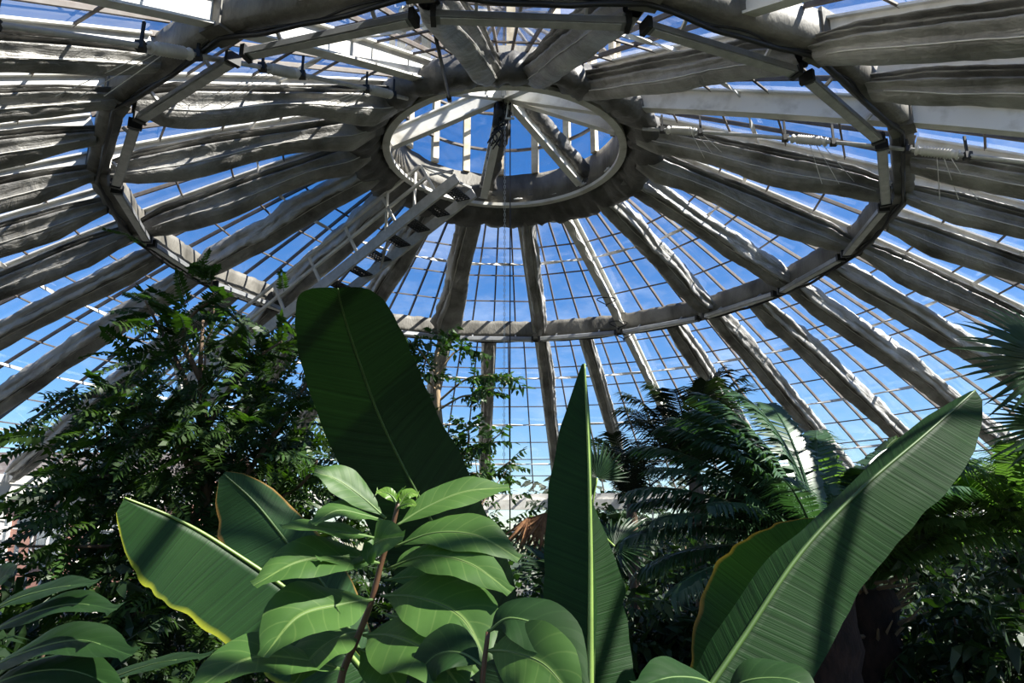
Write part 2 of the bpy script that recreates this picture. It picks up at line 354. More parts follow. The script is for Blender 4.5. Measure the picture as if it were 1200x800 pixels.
# bunched cloth outside the drum
m = MB(); rows = []
N = 216
for i in range(N + 1):
    a = 2 * math.pi * i / N; row = []
    for j in range(14):
        t = 2 * math.pi * j / 14
        e = 1 + .35 * noise.noise((5 * math.cos(a) * 2, 5 * math.sin(a) * 2, j * .5)) + .22 * noise.noise((22 * math.cos(a), 22 * math.sin(a), j * .35))
        row.append(loc(2.3 + .3 * math.cos(t) * e, a, 8.1 + .26 * math.sin(t) * e - .05 + .14 * -math.cos(t)))
    rows.append(row)
m.quad_strip(rows, True); m.build('cloth_wrap', M['darkcloth'], lant, True)
def ibeam(a, b, w, h, tf=.03, tw=.02):
    a, b = Vector(a), Vector(b); t = (b - a).normalized(); x = t.cross(Vector((0, 0, 1))).normalized(); y = x.cross(t)
    m = MB(); m.quad_strip([[p + x * u + y * v for u, v in [(w, -h), (w, -h + tf), (tw, -h + tf), (tw, h - tf), (w, h - tf), (w, h), (-w, h), (-w, h - tf), (-tw, h - tf), (-tw, -h + tf), (-w, -h + tf), (-w, -h)]] for p in (a, b)], True, True)
    return m
for az in (-93, -13, 47, 107, 127, -153, 167):
    ibeam(loc(1.93, R(az), 8.2), loc(.16, R(az), 9.12), .07, .16).build('spoke_beam', M['white'], lant)
revolve([(.0, 9.0), (.17, 9.0), (.17, 9.32), (.0, 9.32)], 16).build('hub', M['white'], lant)
for k in range(18):
    m = MB(); az = PH + R(20 * k + 10)
    m.bar(loc(1.95, az, 8.62), loc(1.95, az, 10.0), .13, .08, loc(1, az, 0)); m.build('lantern_post', M['tan'], lant)
for z in (9.15, 9.95):
    m = MB(); rows = []
    for i in range(37):
        a = PH + R(10 * i); rows.append([loc(1.95 + u, a, z + v) for u, v in ((-.03, -.02), (.03, -.02), (.03, .02), (-.03, .02))])
    m.quad_strip(rows, True); m.build('lantern_transom', M['bar'], lant)
gp = None
for k in range(18):
    if gp is None:
        m = MB(); m.quad_strip([[loc(1.95, R(-9.5), z), loc(1.95, R(9.5), z)] for z in (8.64, 9.95)]); gp = m.mesh('lantern_pane', M['glass'])
    add('lantern_pane', gp, lant, rz=-(PH + R(20 * k)))
m = MB(); m.quad_strip([[loc(1.97, R(-10), 10.0), loc(1.97, R(10), 10.0)], [loc(.1, R(-10), 10.75), loc(.1, R(10), 10.75)]]); gp2 = m.mesh('lantern_roof_pane', M['glass'])
m = MB(); m.bar(loc(1.97, R(10), 10.0), loc(.1, R(10), 10.75), .05, .05); gb2 = m.mesh('lantern_roof_bar', M['bar'])
for k in range(18):
    add('lantern_roof_pane', gp2, lant, rz=-(PH + R(20 * k))); add('lantern_roof_bar', gb2, lant, rz=-(PH + R(20 * k)))
# dark cloths bundled along two spokes
for az, o in ((47, .16), (-13, .1)):
    m = MB(); rows = []
    for i in range(41):
        q = i / 40; c = loc(1.85 - 1.6 * q, R(az), 8.3 + .85 * q) + Vector((o, 0, .02)); row = []
        for j in range(12):
            t = 2 * math.pi * j / 12; e = .13 * (1 + .6 * noise.noise((q * 7 + az, j * .6, 0)) + .4 * noise.noise((q * 22, j * .5, az)))
            row.append(c + Vector((math.cos(t) * e, .2 * math.cos(t) * e, math.sin(t) * e * .9)))
        rows.append(row)
    m.quad_strip(rows, True, True); m.build('spoke_cloth', M['darkcloth'], lant, True)

# ------------------------------------------------------------------ ring beam with lamps
ring = empty('ring_beam', (AX, AY, 0), 'wide polygonal ring beam wrapped in grey cloth halfway up the dome', 'ring beam')
hw = (R1 - .1) * math.sin(R(10)); ra = R1 * math.cos(R(10))
def wrapped_seg(seed):
    m = MB(); rows = []
    for i in range(25):
        x = -hw + 2 * hw * i / 24; row = []
        for y, z in [(-.12, -.19), (0, -.2), (.12, -.19), (.125, 0), (.12, .19), (0, .2), (-.12, .19), (-.13, .1), (-.13, 0), (-.13, -.1)]:
            n = noise.noise((x * 9 + seed * 7, y * 4, z * 3)) * .018 + noise.noise((x * 25 + seed, z * 2, 0)) * .009
            row.append((x, ra + y - n, 6.58 + z + n))
        rows.append(row)
    m.quad_strip(rows, True, True); return m.mesh('wrapped_segment', M['wrap'], True)
segs = [wrapped_seg(i) for i in range(5)]
for k in range(18): add('wrapped_segment', segs[k % 5], ring, rz=-(PH + R(20 * k + 10)))
jm = MB(); jm.box(-.13, .13, R1 - .15, R1 + .12, 6.35, 6.8); jm = jm.mesh('joint_wrap', M['wrap'])
for k in range(18): add('joint_wrap', jm, ring, rz=-(PH + R(20 * k)))
# black cable bundle under the ring
m = MB(); pts = []
for i in range(361):
    a = R(i); kk = ((math.degrees(a - PH)) % 20) / 20
    pts.append(loc(R1 * math.cos(R(10)) / math.cos(R(20) * (kk - .5)) - .02 + .03 * noise.noise((i * .13, 3, 0)), a, 6.335 - .05 * abs(math.sin(kk * math.pi)) + .03 * noise.noise((i * .21, 0, 0))))
m.tube(pts, .025, 6); m.build('cable', M['black'], ring, True)
m = MB(); m.tube([p + Vector((.02 * math.sin(i * .9), .02 * math.cos(i * .7), .045 + .02 * math.sin(i * .37))) for i, p in enumerate(pts)], .013, 5); m.build('cable', M['black'], ring, True)
# strip lamps
def lamp_meshes():
    L = 1.72; h = MB()
    h.quad_strip([[(x, 5.62 * math.cos(R(10)) + y, 6.3 + z) for y, z in ((-.06, -.04), (.06, -.04), (.05, .03), (.03, .05), (-.03, .05), (-.05, .03))] for x in (-L / 2, L / 2)], True, True)
    t = MB(); t.box(-L / 2 + .04, L / 2 - .04, 5.62 * math.cos(R(10)) - .045, 5.62 * math.cos(R(10)) + .045, 6.247, 6.2549)
    e = MB(); e.box(L / 2, L / 2 + .05, 5.62 * math.cos(R(10)) - .075, 5.62 * math.cos(R(10)) + .075, 6.24, 6.36)
    e2 = MB(); e2.box(-L / 2 - .05, -L / 2, 5.62 * math.cos(R(10)) - .075, 5.62 * math.cos(R(10)) + .075, 6.24, 6.36)
    br_ = []
    for x in (-.5, .5):
        b = MB(); b.bar((x, 5.62 * math.cos(R(10)), 6.35), (x, 5.72 * math.cos(R(10)), 6.42), .03, .03); br_.append(('bracket', b.mesh('bracket', M['steel'])))
    return [('housing', h.mesh('housing', M['alu'])), ('diffuser', t.mesh('diffuser', M['steel'])), ('end_cap', e.mesh('end_cap', M['black'])), ('end_cap', e2.mesh('end_cap', M['black'])) ] + br_
LM = lamp_meshes()
for k in range(18):
    n = (k + 1) % 18        # 0 is the bay behind the chain
    if n == 0: lab = 'grey strip lamp under the ring beam directly behind the hanging chain'
    elif n < 9: lab = f'grey strip lamp under the ring beam, {ordn(n)} to the right of the chain'
    elif n == 9: lab = 'grey strip lamp at the top middle of the picture, nearest on the ring beam'
    else: lab = f'grey strip lamp under the ring beam, {ordn(18 - n)} to the left of the chain'
    t = add('strip_lamp', None, None, lab, 'lamp', 'strip lamps along the ring beam', loc=(AX, AY, 0), rz=-(PH + R(20 * k + 10)))
    for nm, me in LM: add(nm, me, t)

# ------------------------------------------------------------------ bunched shade cloths along the rafters
def shade(az, r0, r1, seed, label, wid=.2, hang=.2, side=.0, depth=.4, swag=.06, n=110, crump=1.0, flare=None):
    th = empty('rolled_shade', (AX, AY, 0), label, 'shade cloth', group='shade cloths bunched along the rafters')
    L = (r1 - r0); ca, sa = math.cos(az), math.sin(az); S = seed * 13.7
    B = Vector((ca, -sa, 0)); Rr = Vector((sa, ca, 0)); Z = Vector((0, 0, 1))
    def body(w0, h0, off, dep, sg, K, name, fold, cm=1.0):
        m = MB(); rows = []; m.uv = []
        for i in range(n + 1):
            q = i / n; r = r0 + L * q
            end = min(1, min(q, 1 - q) * 9 + .5)
            wv = 1 + .28 * noise.noise((q * 3.2 + S, 1.3, 0)) + .12 * noise.noise((q * 11 + S, 4, 0))
            ww = w0 * wv * end * (interp(flare, q) if flare else 1); hh = h0 * end * (1 + .25 * noise.noise((q * 4 + S, 7, 2)))
            sag = sg * (abs(math.sin(math.pi * q * 2 + .3 * seed)) ** .8) * end + .05 * noise.noise((q * 5 + S, 2, 9))
            rr, z = prof(r, dep); c = Rr * rr + B * (off + .05 * noise.noise((q * 3 + S, 0, 5))) + Z * (z - sag)
            row = []
            for j in range(K):
                t = 2 * math.pi * j / K
                e = .85 + fold * (.3 * math.sin(3 * t + 2 * noise.noise((q * 2.2 + S, 3, 1))) + .34 * abs(math.sin(2.5 * t + 4 * noise.noise((q * 1.7 + S, 8, 1)))) - .12)
                e += cm * crump * (.16 * noise.noise((q * L * 3.2 + S, math.cos(t) * 1.5, math.sin(t) * 1.5)) + .13 * noise.noise((q * L * 8 + math.sin(t) * 2 + S, math.cos(t) * 2.2, math.sin(t) * 2.2)))
                x = math.cos(t); y = math.sin(t)
                row.append(c + B * (x * ww * e) + Z * (y * hh * e) + Rr * (.03 * noise.noise((q * 30, t, S)))); m.uv.append((abs(2 * j / K - 1), q * L * .25 + seed * .37))
            rows.append(row)
        m.quad_strip(rows, True, True); return m.build(name, M['litcloth'], th, True)
    s2 = 1 if side >= 0 else -1
    # draped sheet: taut layered folds on top, slack belly below
    SEC = [(.3, 1.35), (.95, 1.1), (.35, .92), (1.05, .7), (.45, .5), (1.0, .25), (.6, -.1), (.5, -.45), (.05, -.75), (-.45, -.8), (-.8, -.5), (-.9, .0), (-.7, .5), (-.35, .9), (-.02, 1.2)]
    m = MB(); rows = []; m.uv = []; K = 52
    ph = [noise.noise((S, i * 2.3, 4)) for i in range(len(SEC))]
    for i in range(n + 1):
        q = i / n; r = r0 + L * q; end = min(1, min(q, 1 - q) * 7 + .35)
        ww = wid * (1 + .22 * noise.noise((q * 2.6 + S, 1.3, 0))) * (.55 + .45 * end) * (interp(flare, q) if flare else 1)
        sag = swag * (.35 + .65 * (.5 - .5 * math.cos(math.pi * q * 3 + .7 * seed))) * end
        rr, z = prof(r, depth); c = Rr * rr + Z * z + B * (side + .03 * noise.noise((q * 3 + S, 0, 5)))
        P = []
        for k_, (x, y) in enumerate(SEC):
            f1 = noise.noise((q * L * .55 + S, k_ * 1.9, 2)); f2 = noise.noise((q * L * 1.7 + S, k_ * 3.1, 7))
            xx = x * ww * (1 + .3 * f1) + .05 * f2 * ww; yy = y * hang * (.6 + .4 * end) * (1 + .12 * f1) + .06 * hang * f2
            if y < .2: yy -= sag * (.2 - y) * 1.5; yy += hang * .14 * f2 * crump
            P.append(Vector((xx * s2, yy, 0)))
        row = []
        for j, p in enumerate(crom(P, K - 1)):
            e = crump * .012 * noise.noise((q * L * 7 + S, j * .25, 3))
            row.append(c + B * (p.x + e) + Z * (p.y + e)); m.uv.append((j / K * 1.6, q * L * .25 + seed * .37))
        rows.append(row)
    m.quad_strip(rows); m.build('draped_sheet', M['cloth'], th, True)
    cd_ = MB(); cd_.tube([rw[24] - Z * .012 + B * s2 * .01 for rw in rows[4:-4:4]], .007, 4); cd_.build('cord', M['barwhite'], th, True)
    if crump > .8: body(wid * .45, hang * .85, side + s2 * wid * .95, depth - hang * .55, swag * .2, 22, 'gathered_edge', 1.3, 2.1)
    return th
def lab_side(n0, what):
    return f'{what}'
for k in range(18):
    az = 6.95 + 20 * k
    sg = az if az < 180 else az - 360
    if k in (1, 6, 10): continue
    n = k + 1 if k < 9 else 18 - k
    side = 'right' if k < 9 else 'left'
    lab = f'grey shade cloth bunched between oculus and ring beam, {ordn(n)} rafter {side} of the chain'
    kw = dict(wid=.2, hang=.17, depth=.38, swag=.05)
    if k == 17: kw = dict(wid=.2, hang=.1, depth=.4, swag=.02, flare=[(0, .8), (.5, 1.1), (1, 1.9)])
    if k == 0: kw = dict(wid=.12, hang=.12, depth=.4, swag=.02)
    if k in (2, 3): kw = dict(wid=.16, hang=.15, depth=.4, swag=.04)
    if k in (4, 5): kw = dict(wid=.19, hang=.15, depth=.42, swag=.14, crump=.75)
    if k in (11, 12, 13): kw = dict(wid=.2, hang=.15, depth=.4, swag=.14, crump=.75)
    if k in (7, 8, 9): kw = dict(wid=.2, hang=.19, depth=.42, swag=.03, crump=.7)
    shade(R(az), R2 + .35, R1 - .02, k + 1, lab, side=.09 if sg > 0 else -.09, **kw)
for k in range(36):
    az = 6.95 + 10 * k
    sg = az if az < 180 else az - 360
    if abs(sg) > 150 or k in (2,): continue
    n = 0; side = 'right' if sg > 0 else 'left'
    n = int(round((sg - 6.95) / 10)) + 1 if sg > 0 else int(round((-3.05 - sg) / 10)) + 1
    lab = f'grey shade cloth bunched below the ring beam, {ordn(n)} rafter {side} of the chain'
    kw = dict(wid=.17, hang=.15, depth=.36, swag=.05)
    if abs(sg) < 30: kw = dict(wid=.13, hang=.09, depth=.36, swag=.02)
    if abs(sg) > 84: kw = dict(wid=.15, hang=.125, depth=.36, swag=.14, crump=.75)
    if sg > 112: kw = dict(wid=.19, hang=.17, depth=.42, swag=.04, crump=.7)
    if k == 12 or k == 20: continue
    shade(R(az), R1 + .15, R0 - .25, 40 + k, lab, side=.08 if sg > 0 else -.08, n=150, **kw)

# ------------------------------------------------------------------ winding shafts beside the two bare white rafters
for az, off, labl in ((-153.05, .3, 'long pale winding shaft with rope drums under the left white rafter'), (126.95, -.28, 'long grey winding shaft with rope drums under the right white rafter')):
    t = empty('winding_shaft', (AX, AY, 0), labl, 'winding shaft')
    A = R(az); B = Vector((math.cos(A), -math.sin(A), 0)); o = B * (off if az > 0 else -off) * 1
    if az > 0: o = B * -.3
    else: o = B * .3
    P = [dome_pt(r, A, .52) + o for r in (2.6, 4, 5.5, 7, 9)]
    m = MB(); m.tube(crom(P, 30), .028, 8); m.build('shaft', M['steel'], t, True)
    for r in (3.0, 4.75, 6.15, 7.9):
        m = MB(); a = dome_pt(r, A, .52) + o; b = dome_pt(r + .42, A, .52) + o; d = (b - a)
        pts = []; rad = []
        for i in range(29):
            pts.append(a + d * i / 28); rad.append(.045 + .02 * (i % 2) if 3 < i < 25 else (.06 if i in (0, 1, 27, 28) else .04))
        m.tube(pts, rad, 10); m.build('rope_drum', M['barwhite'], t, True)
        for q in (a - d * .2, b + d * .2):
            m = MB(); m.bar(q, q + Vector((0, 0, .25)), .025, .025); m.box(q.x - .04, q.x + .04, q.y - .04, q.y + .04, q.z - .04, q.z + .04); m.build('bracket', M['black'], t)
    # small clamp boxes on the web of the rafter
    for r in (3.1, 4.9, 6.35):
        m = MB(); c = dome_pt(r, A, .16) + o * .35; m.bar(c - Vector((math.sin(A), math.cos(A), 0)) * .1, c + Vector((math.sin(A), math.cos(A), 0)) * .1, .12, .14); m.build('clamp_box', M['black'], t)
    for r in (3.4, 5.0, 6.4):
        m = MB(); a = dome_pt(r, A, .5) + o
        for e in (-.06, 0, .06): m.tube([a + Vector((e, 0, 0)), a + o * 4 + Vector((e * 4, 0, -.15))], .005, 4)
        m.build('rope', M['barwhite'], t)

# ropes on the bare far rafter
t = empty('pull_rope', (AX, AY, 0), 'pale rope and loops tied along the bare white rafter right of the chain', 'rope')
m = MB(); m.tube([dome_pt(2.3 + .1 * i, R(26.95), .42 + .02 * math.sin(i)) + Vector((.09 + .03 * math.sin(i * 1.3), 0, 0)) for i in range(70)], .014, 5); m.build('cord', M['steel'], t, True)
for r in (5.0, 5.75, 6.1):
    m = MB(); c = dome_pt(r, R(26.95), .45)
    m.tube([c + Vector((.14 * math.sin(u) + .1 * math.sin(2 * u), 0, .1 * math.cos(u))) for u in [i * .3 for i in range(22)]], .012, 5); m.build('loop', M['black'], t, True)

# ------------------------------------------------------------------ maintenance stair up to the oculus
SA = R(-65); SD = Vector((math.sin(SA), math.cos(SA), 0)); SB = Vector((math.cos(SA), -math.sin(SA), 0))
def st(r, side, up=0): # point on the stair line: r from the axis, side to the right, up square to the slope
    nrm = (Vector((0, 0, 1)) + SD * .555).normalized()
    return Vector((AX, AY, 0)) + SD * r + SB * side + Vector((0, 0, 7.82 - .555 * (r - .99))) + nrm * up
stair = empty('roof_stair', st(11.2, .3), 'steep grey metal stair with perforated treads rising left to the oculus', 'stair')
def part(m, name, mt, par=stair, smooth=False):
    b = par.location if par else Vector(); m.v = [tuple(Vector(p) - b) for p in m.v]; return m.build(name, mt, par, smooth)
SW = .62
for s in (0, SW):
    m = MB(); m.bar(st(11.2, s, -.1), st(.95, s, -.1), .05, .2); part(m, 'stringer', M['steel'])
nT = 25
tm = None
for i in range(nT):
    r = 1.15 + i * .405; c = st(r, SW / 2, -.1)
    if tm is None:      # perforated tread: frame with bars so that sky shows through
        m = MB(); 
        for j in range(5):
            x = -.12 + .06 * j; m.bar(SD * x - SB * (SW / 2 - .03), SD * x + SB * (SW / 2 - .03), .022, .022)
        for j in range(9):
            y = -SW / 2 + .03 + (SW - .06) * j / 8; m.bar(SD * -.13 + SB * y, SD * .13 + SB * y, .018, .02)
        tm = m.mesh('tread', M['grate'])
    add('tread', tm, stair, loc=c - stair.location)
for i in range(13):
    r = 1.35 + i * .79
    m = MB(); m.bar(st(r, 0, 0), st(r, 0, .62), .05, .045); part(m, 'rail_post', M['barwhite'])
for u in (.62, .33):
    m = MB(); m.bar(st(11.2, 0, u), st(1.35, 0, u), .05, .05); part(m, 'handrail', M['barwhite'])
m = MB(); m.bar(st(1.35, 0, .62), st(.95, SW, .02), .04, .04); m.bar(st(1.35, 0, .62), st(.98, 0, .05), .04, .04); m.bar(st(1.3, 0, .33), st(1.0, SW * .5, .33), .03, .03); part(m, 'end_rail', M['steel'])
for r, h in ((2.35, 1.0), (1.9, 1.0)):
    a = st(r, 0 if r > 2 else SW * .3, -.05); m = MB(); m.bar(a, a + Vector((0, 0, h)), .06, .025, SD); part(m, 'hanger', M['white'])
for i in range(6):
    r = 2.4 + 1.6 * i; m = MB(); m.bar(st(r, .05, -.18), st(r + .5, SW - .05, -.18), .04, .02); part(m, 'brace', M['steel'])
for s in (0, SW):
    p = st(11.15, s, -.1); m = MB(); m.bar(p, Vector((p.x, p.y, 0)), .06, .06, SD); part(m, 'leg', M['white'])

# ------------------------------------------------------------------ chain, cable, pole, hoist
top = W(0, 0, 9.0)
ch = empty('hoist_chain', (top.x + .0, top.y, 3.0), 'thin steel chain hanging straight down from the oculus hub', 'chain')
m = MB()
for i in range(130):
    z = 9.0 - i * .05 - 3.0; hz = i % 2
    m.bar((-.012 * (1 - hz), -.012 * hz, z - .026), (-.012 * (1 - hz), -.012 * hz, z + .026), .008, .008); m.bar((.012 * (1 - hz), .012 * hz, z - .026), (.012 * (1 - hz), .012 * hz, z + .026), .008, .008)
m.build('chain_links', M['steel'], ch)
m = MB(); m.box(-.03, .03, -.03, .03, -.55, -.45); m.build('end_weight', M['black'], ch)
m = MB(); m.tube([(.09, 0, 9.0), (.09, 0, 1.0)], .011, 6); m.v = [(x + top.x, y + top.y, z) for x, y, z in m.v]
m.build('lift_cable', M['black'], None, True, label='straight black cable hanging just right of the chain', cat='cable')
ho = empty('hoist', W(0, 0, 9.0), 'dark hoist motor and tangled cables under the lantern hub', 'hoist')
m = MB(); m.tube([(-.1, 0, -.05), (-.1, 0, -.35)], [.09, .1], 12); m.tube([(-.12, 0, -.1), (-.16, -.05, -.5)], .06, 10); m.build('motor', M['black'], ho, True)
m = MB()
for i in range(9):
    a = rnd.uniform(0, 6); pts = [Vector((rnd.uniform(-.12, .12), rnd.uniform(-.1, .1), -.05 - .13 * j + rnd.uniform(-.03, .03))) + Vector((-.03 * j, 0, 0)) for j in range(7)]
    m.tube(crom(pts, 24), .012, 5)
m.build('tangled_cable', M['black'], ho, True)
m = MB(); m.bar((.06, -.05, 0), (.02, -.05, -.35), .03, .02); m.bar((.12, -.05, 0), (.14, -.05, -.35), .03, .02); m.bar((0, -.05, -.36), (.16, -.05, -.36), .02, .03); m.build('pulley_frame', M['white'], ho)
a, b = at(503, 8, 5.9), at(527, 118, 9.75)
m = MB(); m.tube([a, b], .022, 8); m.tube([b, b + (b - a).normalized() * -.25], .035, 8); m.build('crank_pole', M['black'], None, True, label='black pole slanting from the near ring beam down to the lantern', cat='pole')

# ------------------------------------------------------------------ walls, floor, outside
fl = MB(); N = 72; fl.v = [(AX, AY, 0)] + [tuple(W(R0 + .2, 2 * math.pi * i / N, 0)) for i in range(N)]; fl.f = [(0, 1 + (i + 1) % N, 1 + i) for i in range(N)]
o = fl.build('floor', M['soil']); o['kind'] = 'structure'; o['label'] = 'dark soil of the planting beds'
g = MB(); g.box(-90, 90, -40, 140, -.3, -.05); o = g.build('ground', M['lawn']); o['kind'] = 'structure'; o['label'] = 'green lawn outside the glass house'
E0 = 3.02
ewp = MB(); ch_ = R0 * math.sin(R(5)); wa = R0 * math.cos(R(5))
def bx(*a):
    m = MB(); m.box(*a); return m
pl = bx(-ch_, ch_, wa - .12, wa + .12, 0, .55).mesh('plinth', M['stone'])
ev = bx(-ch_ - .01, ch_ + .01, wa - .1, wa + .14, 2.72, 3.02).mesh('eaves_beam', M['white'])
ev2 = bx(-ch_, ch_, wa - .02, wa + .1, 3.02, 3.2).mesh('eaves_board', M['barwhite'])
po = bx(-.06, .06, R0 - .08, R0 + .06, 0, 3.25).mesh('post', M['white'])
mu = [bx(x - .02, x + .02, wa - .03, wa + .03, .55, 2.72).mesh('mullion', M['barwhite']) for x in (-ch_ / 3, ch_ / 3)]
tr = [bx(-ch_, ch_, wa - .025, wa + .025, z - .025, z + .025).mesh('transom', M['barwhite']) for z in (1.3, 2.05)]
pn = []
for c in range(3):
    x0 = -ch_ + 2 * ch_ * c / 3
    for z0, z1 in ((.55, 1.3), (1.3, 2.05), (2.05, 2.72)):
        m = MB(); m.quad_strip([[(x0, wa, z0), (x0 + 2 * ch_ / 3, wa, z0)], [(x0, wa, z1), (x0 + 2 * ch_ / 3, wa, z1)]]); pn.append(m.mesh('glass_pane', M['wallglass']))
for nm, ks in (('wall_back', range(-6, 6)), ('wall_left', range(-17, -6)), ('wall_right', range(6, 17))):
    wl = empty(nm, (AX, AY, 0)); wl['kind'] = 'structure'; wl['label'] = {'wall_back': 'low glazed wall at the far side of the house', 'wall_left': 'low glazed wall on the left side', 'wall_right': 'low glazed wall on the right side'}[nm]
    for k in ks:
        rz = -(PH + R(10 * k + 5))
        for me in [pl, ev, ev2] + mu + tr + pn: add(me.name.split('.')[0], me, wl, rz=rz)
        add('post', po, wl, rz=-(PH + R(10 * k)))
# pink brick house outside on the left
hb = empty('brick_house', at(60, 640, 27) * 1, 'pinkish brick house seen through the glass wall at left', 'house'); hb.location.z = 0
m = MB(); m.box(-7, 5, 0, 6, 0, 3.9); m.build('wall', M['brick'], hb)
m = MB(); m.quad_strip([[(-7.3, -.4, 3.9), (5.3, -.4, 3.9)], [(-7.3, 3, 5.2), (5.3, 3, 5.2)], [(-7.3, 6.4, 3.9), (5.3, 6.4, 3.9)]]); m.build('roof', M['bar'], hb)
for i in range(6):
    for z in (1.0,):
        x = -6.2 + 1.9 * i; f = bx(x, x + .9, -.08, .02, z, z + 1.6).build('window', M['barwhite'], hb); bx(x + .07, x + .83, -.1, -.085, z + .07, z + 1.53).build('pane', M['alu'], f)

# ------------------------------------------------------------------ plants: builders
def leaf_blade(P, half, nrm, n=22, m=4, fold=.15, wave=.0, tw=0, mirror=(1, 1), seed=0, sideL=None, sideR=None, rag=0, curl=0):
    """blade along midrib points P; half = list of (along, half width); returns MB with UVs"""
    mid = crom(P, n); mb = MB(); mb.uv = []; rows = []
    nrm = Vector(nrm).normalized()
    for i, p in enumerate(mid):
        q = i / n; t = (mid[min(i + 1, n)] - mid[max(i - 1, 0)]).normalized()
        x = t.cross(nrm).normalized(); z = x.cross(t)
        wv = interp(half, q); row = []
        for j in range(-m, m + 1):
            u = j / m; s = mirror[0] if u < 0 else mirror[1]
            if sideL is not None and u != 0:
                d = Vector(sideL if u < 0 else sideR); d = (d - t * d.dot(t)).normalized()
                pz = d.cross(t).normalized()
                a = abs(u) * wv * s * (1 + rag * noise.noise((q * 14 + seed * 3, seed + (5 if u < 0 else 0), 0)) * abs(u))
                wob = wave * math.sin(q * 11 + seed + (2 if u < 0 else 0)) * abs(u) * wv + .35 * wave * wv * abs(u) * noise.noise((q * 9, u * 2, seed))
                v = p + d * a + pz * (wob + curl * abs(u) ** 2 * wv)
            else:
                a = u * wv * s
                v = p + x * a + z * (fold * abs(a) - .5 * fold * a * a / max(wv, .001) * 1.3 + wave * wv * math.sin(q * 13 + seed + (1.7 if u < 0 else 0)) * u * u)
            row.append(v); mb.uv.append((u * .5 + .5, q))
        rows.append(row)
    mb.quad_strip(rows); return mb, mid
def rel(m, base): m.v = [tuple(Vector(p) - base) for p in m.v]; return m

# ---- banana plants
def banana_leaf(plant, P, half, mt, sideL, sideR, seed, mirror=(1, 1), wave=.1, rag=.06, rib=.0065, dry=None, curl=0, ribm='darkrib'):
    b, mid = leaf_blade(P, half, (0, -1, .3), n=60, m=8, wave=wave, mirror=mirror, seed=seed, sideL=sideL, sideR=sideR, rag=rag, curl=curl)
    lf = rel(b, plant.location).build('leaf', M[mt], plant, True)
    m = MB(); n = len(mid); m.tube(mid, [rib * (1 - .85 * i / n) + .002 for i in range(n)], 8); rel(m, plant.location).build('midrib', M[ribm], lf, True)
    # leaf stalk down to the crown of the stem
    c = plant.location + Vector((0, 0, plant['top'])); m = MB()
    m.tube(crom([c, c * .45 + mid[0] * .55 + Vector((0, 0, .05)), mid[0]], 12), [.028 - .016 * i / 12 for i in range(13)], 8); rel(m, plant.location).build('leaf_stalk', M['greenstem'], plant, True)
    return lf, mid, b
def banana(px, y, top, label):
    p = at(px, 700, y); p.z = 0
    t = empty('banana_plant', p, label, 'banana plant', group='banana plants'); t['top'] = top
    m = MB(); m.tube([(0, 0, 0), (.02, 0, top * .5), (0, 0, top)], [.13, .11, .07], 14); m.build('stem', M['greenstem'], t, True)
    return t
HB = [(0, .05), (.1, .35), (.3, .85), (.55, 1), (.8, .95), (.92, .72), (.98, .4), (1, .1)]
def hw_(k): return [(a, b * k) for a, b in HB]
def pts(y0, y1, *pp):
    n = len(pp) - 1; return [at(x, y, y0 + (y1 - y0) * i / n) for i, (x, y) in enumerate(pp)]
b1 = banana(610, 3.3, .75, 'banana plant with one huge dark upright leaf left of the chain')
banana_leaf(b1, [at(615, 830, 3.5), at(560, 715, 3.5), at(503, 605, 3.4), at(450, 500, 3.25), at(418, 415, 3.05), at(402, 365, 2.9), at(396, 338, 2.78)], [(0, .08), (.2, .25), (.4, .29), (.6, .265), (.76, .23), (.86, .19), (.93, .145), (.975, .1), (1, .03)], 'bananashade', (-1, .1, .1), (.9, -.1, .35), 1, (1.0, .85), wave=.05)
b2 = banana(455, 2.9, .62, 'banana plant with a broad yellow-edged leaf reaching to the lower left')
banana_leaf(b2, pts(2.75, 2.4, (430, 790), (354, 705), (263, 640), (205, 607), (146, 583)), [(0, .14), (.15, .22), (.4, .235), (.7, .22), (.88, .15), (.97, .08), (1, .05)], 'bananayellow', (-.55, -.35, -.9), (.35, .9, -.45), 2, (1.0, .5), wave=.05, ribm='greenstem')
lf, mid, b = banana_leaf(b2, pts(3.1, 2.9, (440, 800), (386, 695), (340, 640), (300, 590), (262, 555)), [(0, .12), (.2, .24), (.5, .27), (.75, .22), (.92, .12), (1, .03)], 'bananadry', (-.8, -.2, -.45), (.75, .4, .3), 3, (.8, .4), wave=.08)
edge = [Vector(b.v[i * 17 + 16]) for i in range(18, 61)]
m = MB(); m.tube(edge, [.012 + .006 * math.sin(i * .8) for i in range(len(edge))], 6); rel(m, b2.location).build('dry_edge', M['dry'], b2, True)
b3 = banana(697, 2.9, .7, 'banana plant with a narrow upright folded leaf right of the chain')
banana_leaf(b3, pts(2.75, 2.85, (692, 860), (692, 760), (692, 650), (690, 540), (685, 426)), [(0, .16), (.25, .16), (.5, .165), (.7, .155), (.85, .1), (.95, .04), (1, .01)], 'banana', (-1, .55, 0), (.25, .95, .1), 4, (1.1, .6), wave=.05, rib=.011, ribm='greenstem')
banana_leaf(b3, pts(2.82, 2.9, (694, 860), (694, 780), (694, 690), (692, 588)), [(0, .2), (.3, .18), (.55, .165), (.62, .14), (.66, .16), (.8, .1), (1, .01)], 'banana', (-.2, 1, 0), (.9, .45, .02), 5, (.3, .95), wave=.06, rib=.012)
b4 = banana(815, 2.45, .55, 'banana plant with a long leaf slanting up to the right edge')
banana_leaf(b4, pts(2.1, 2.55, (800, 850), (870, 748), (938, 648), (1010, 572), (1085, 508), (1143, 457)), [(0, .2), (.15, .21), (.35, .215), (.55, .19), (.75, .17), (.88, .14), (.96, .09), (1, .04)], 'banana', (-.25, 1, .1), (.75, .1, -.7), 6, (.5, 1.0), wave=.07)
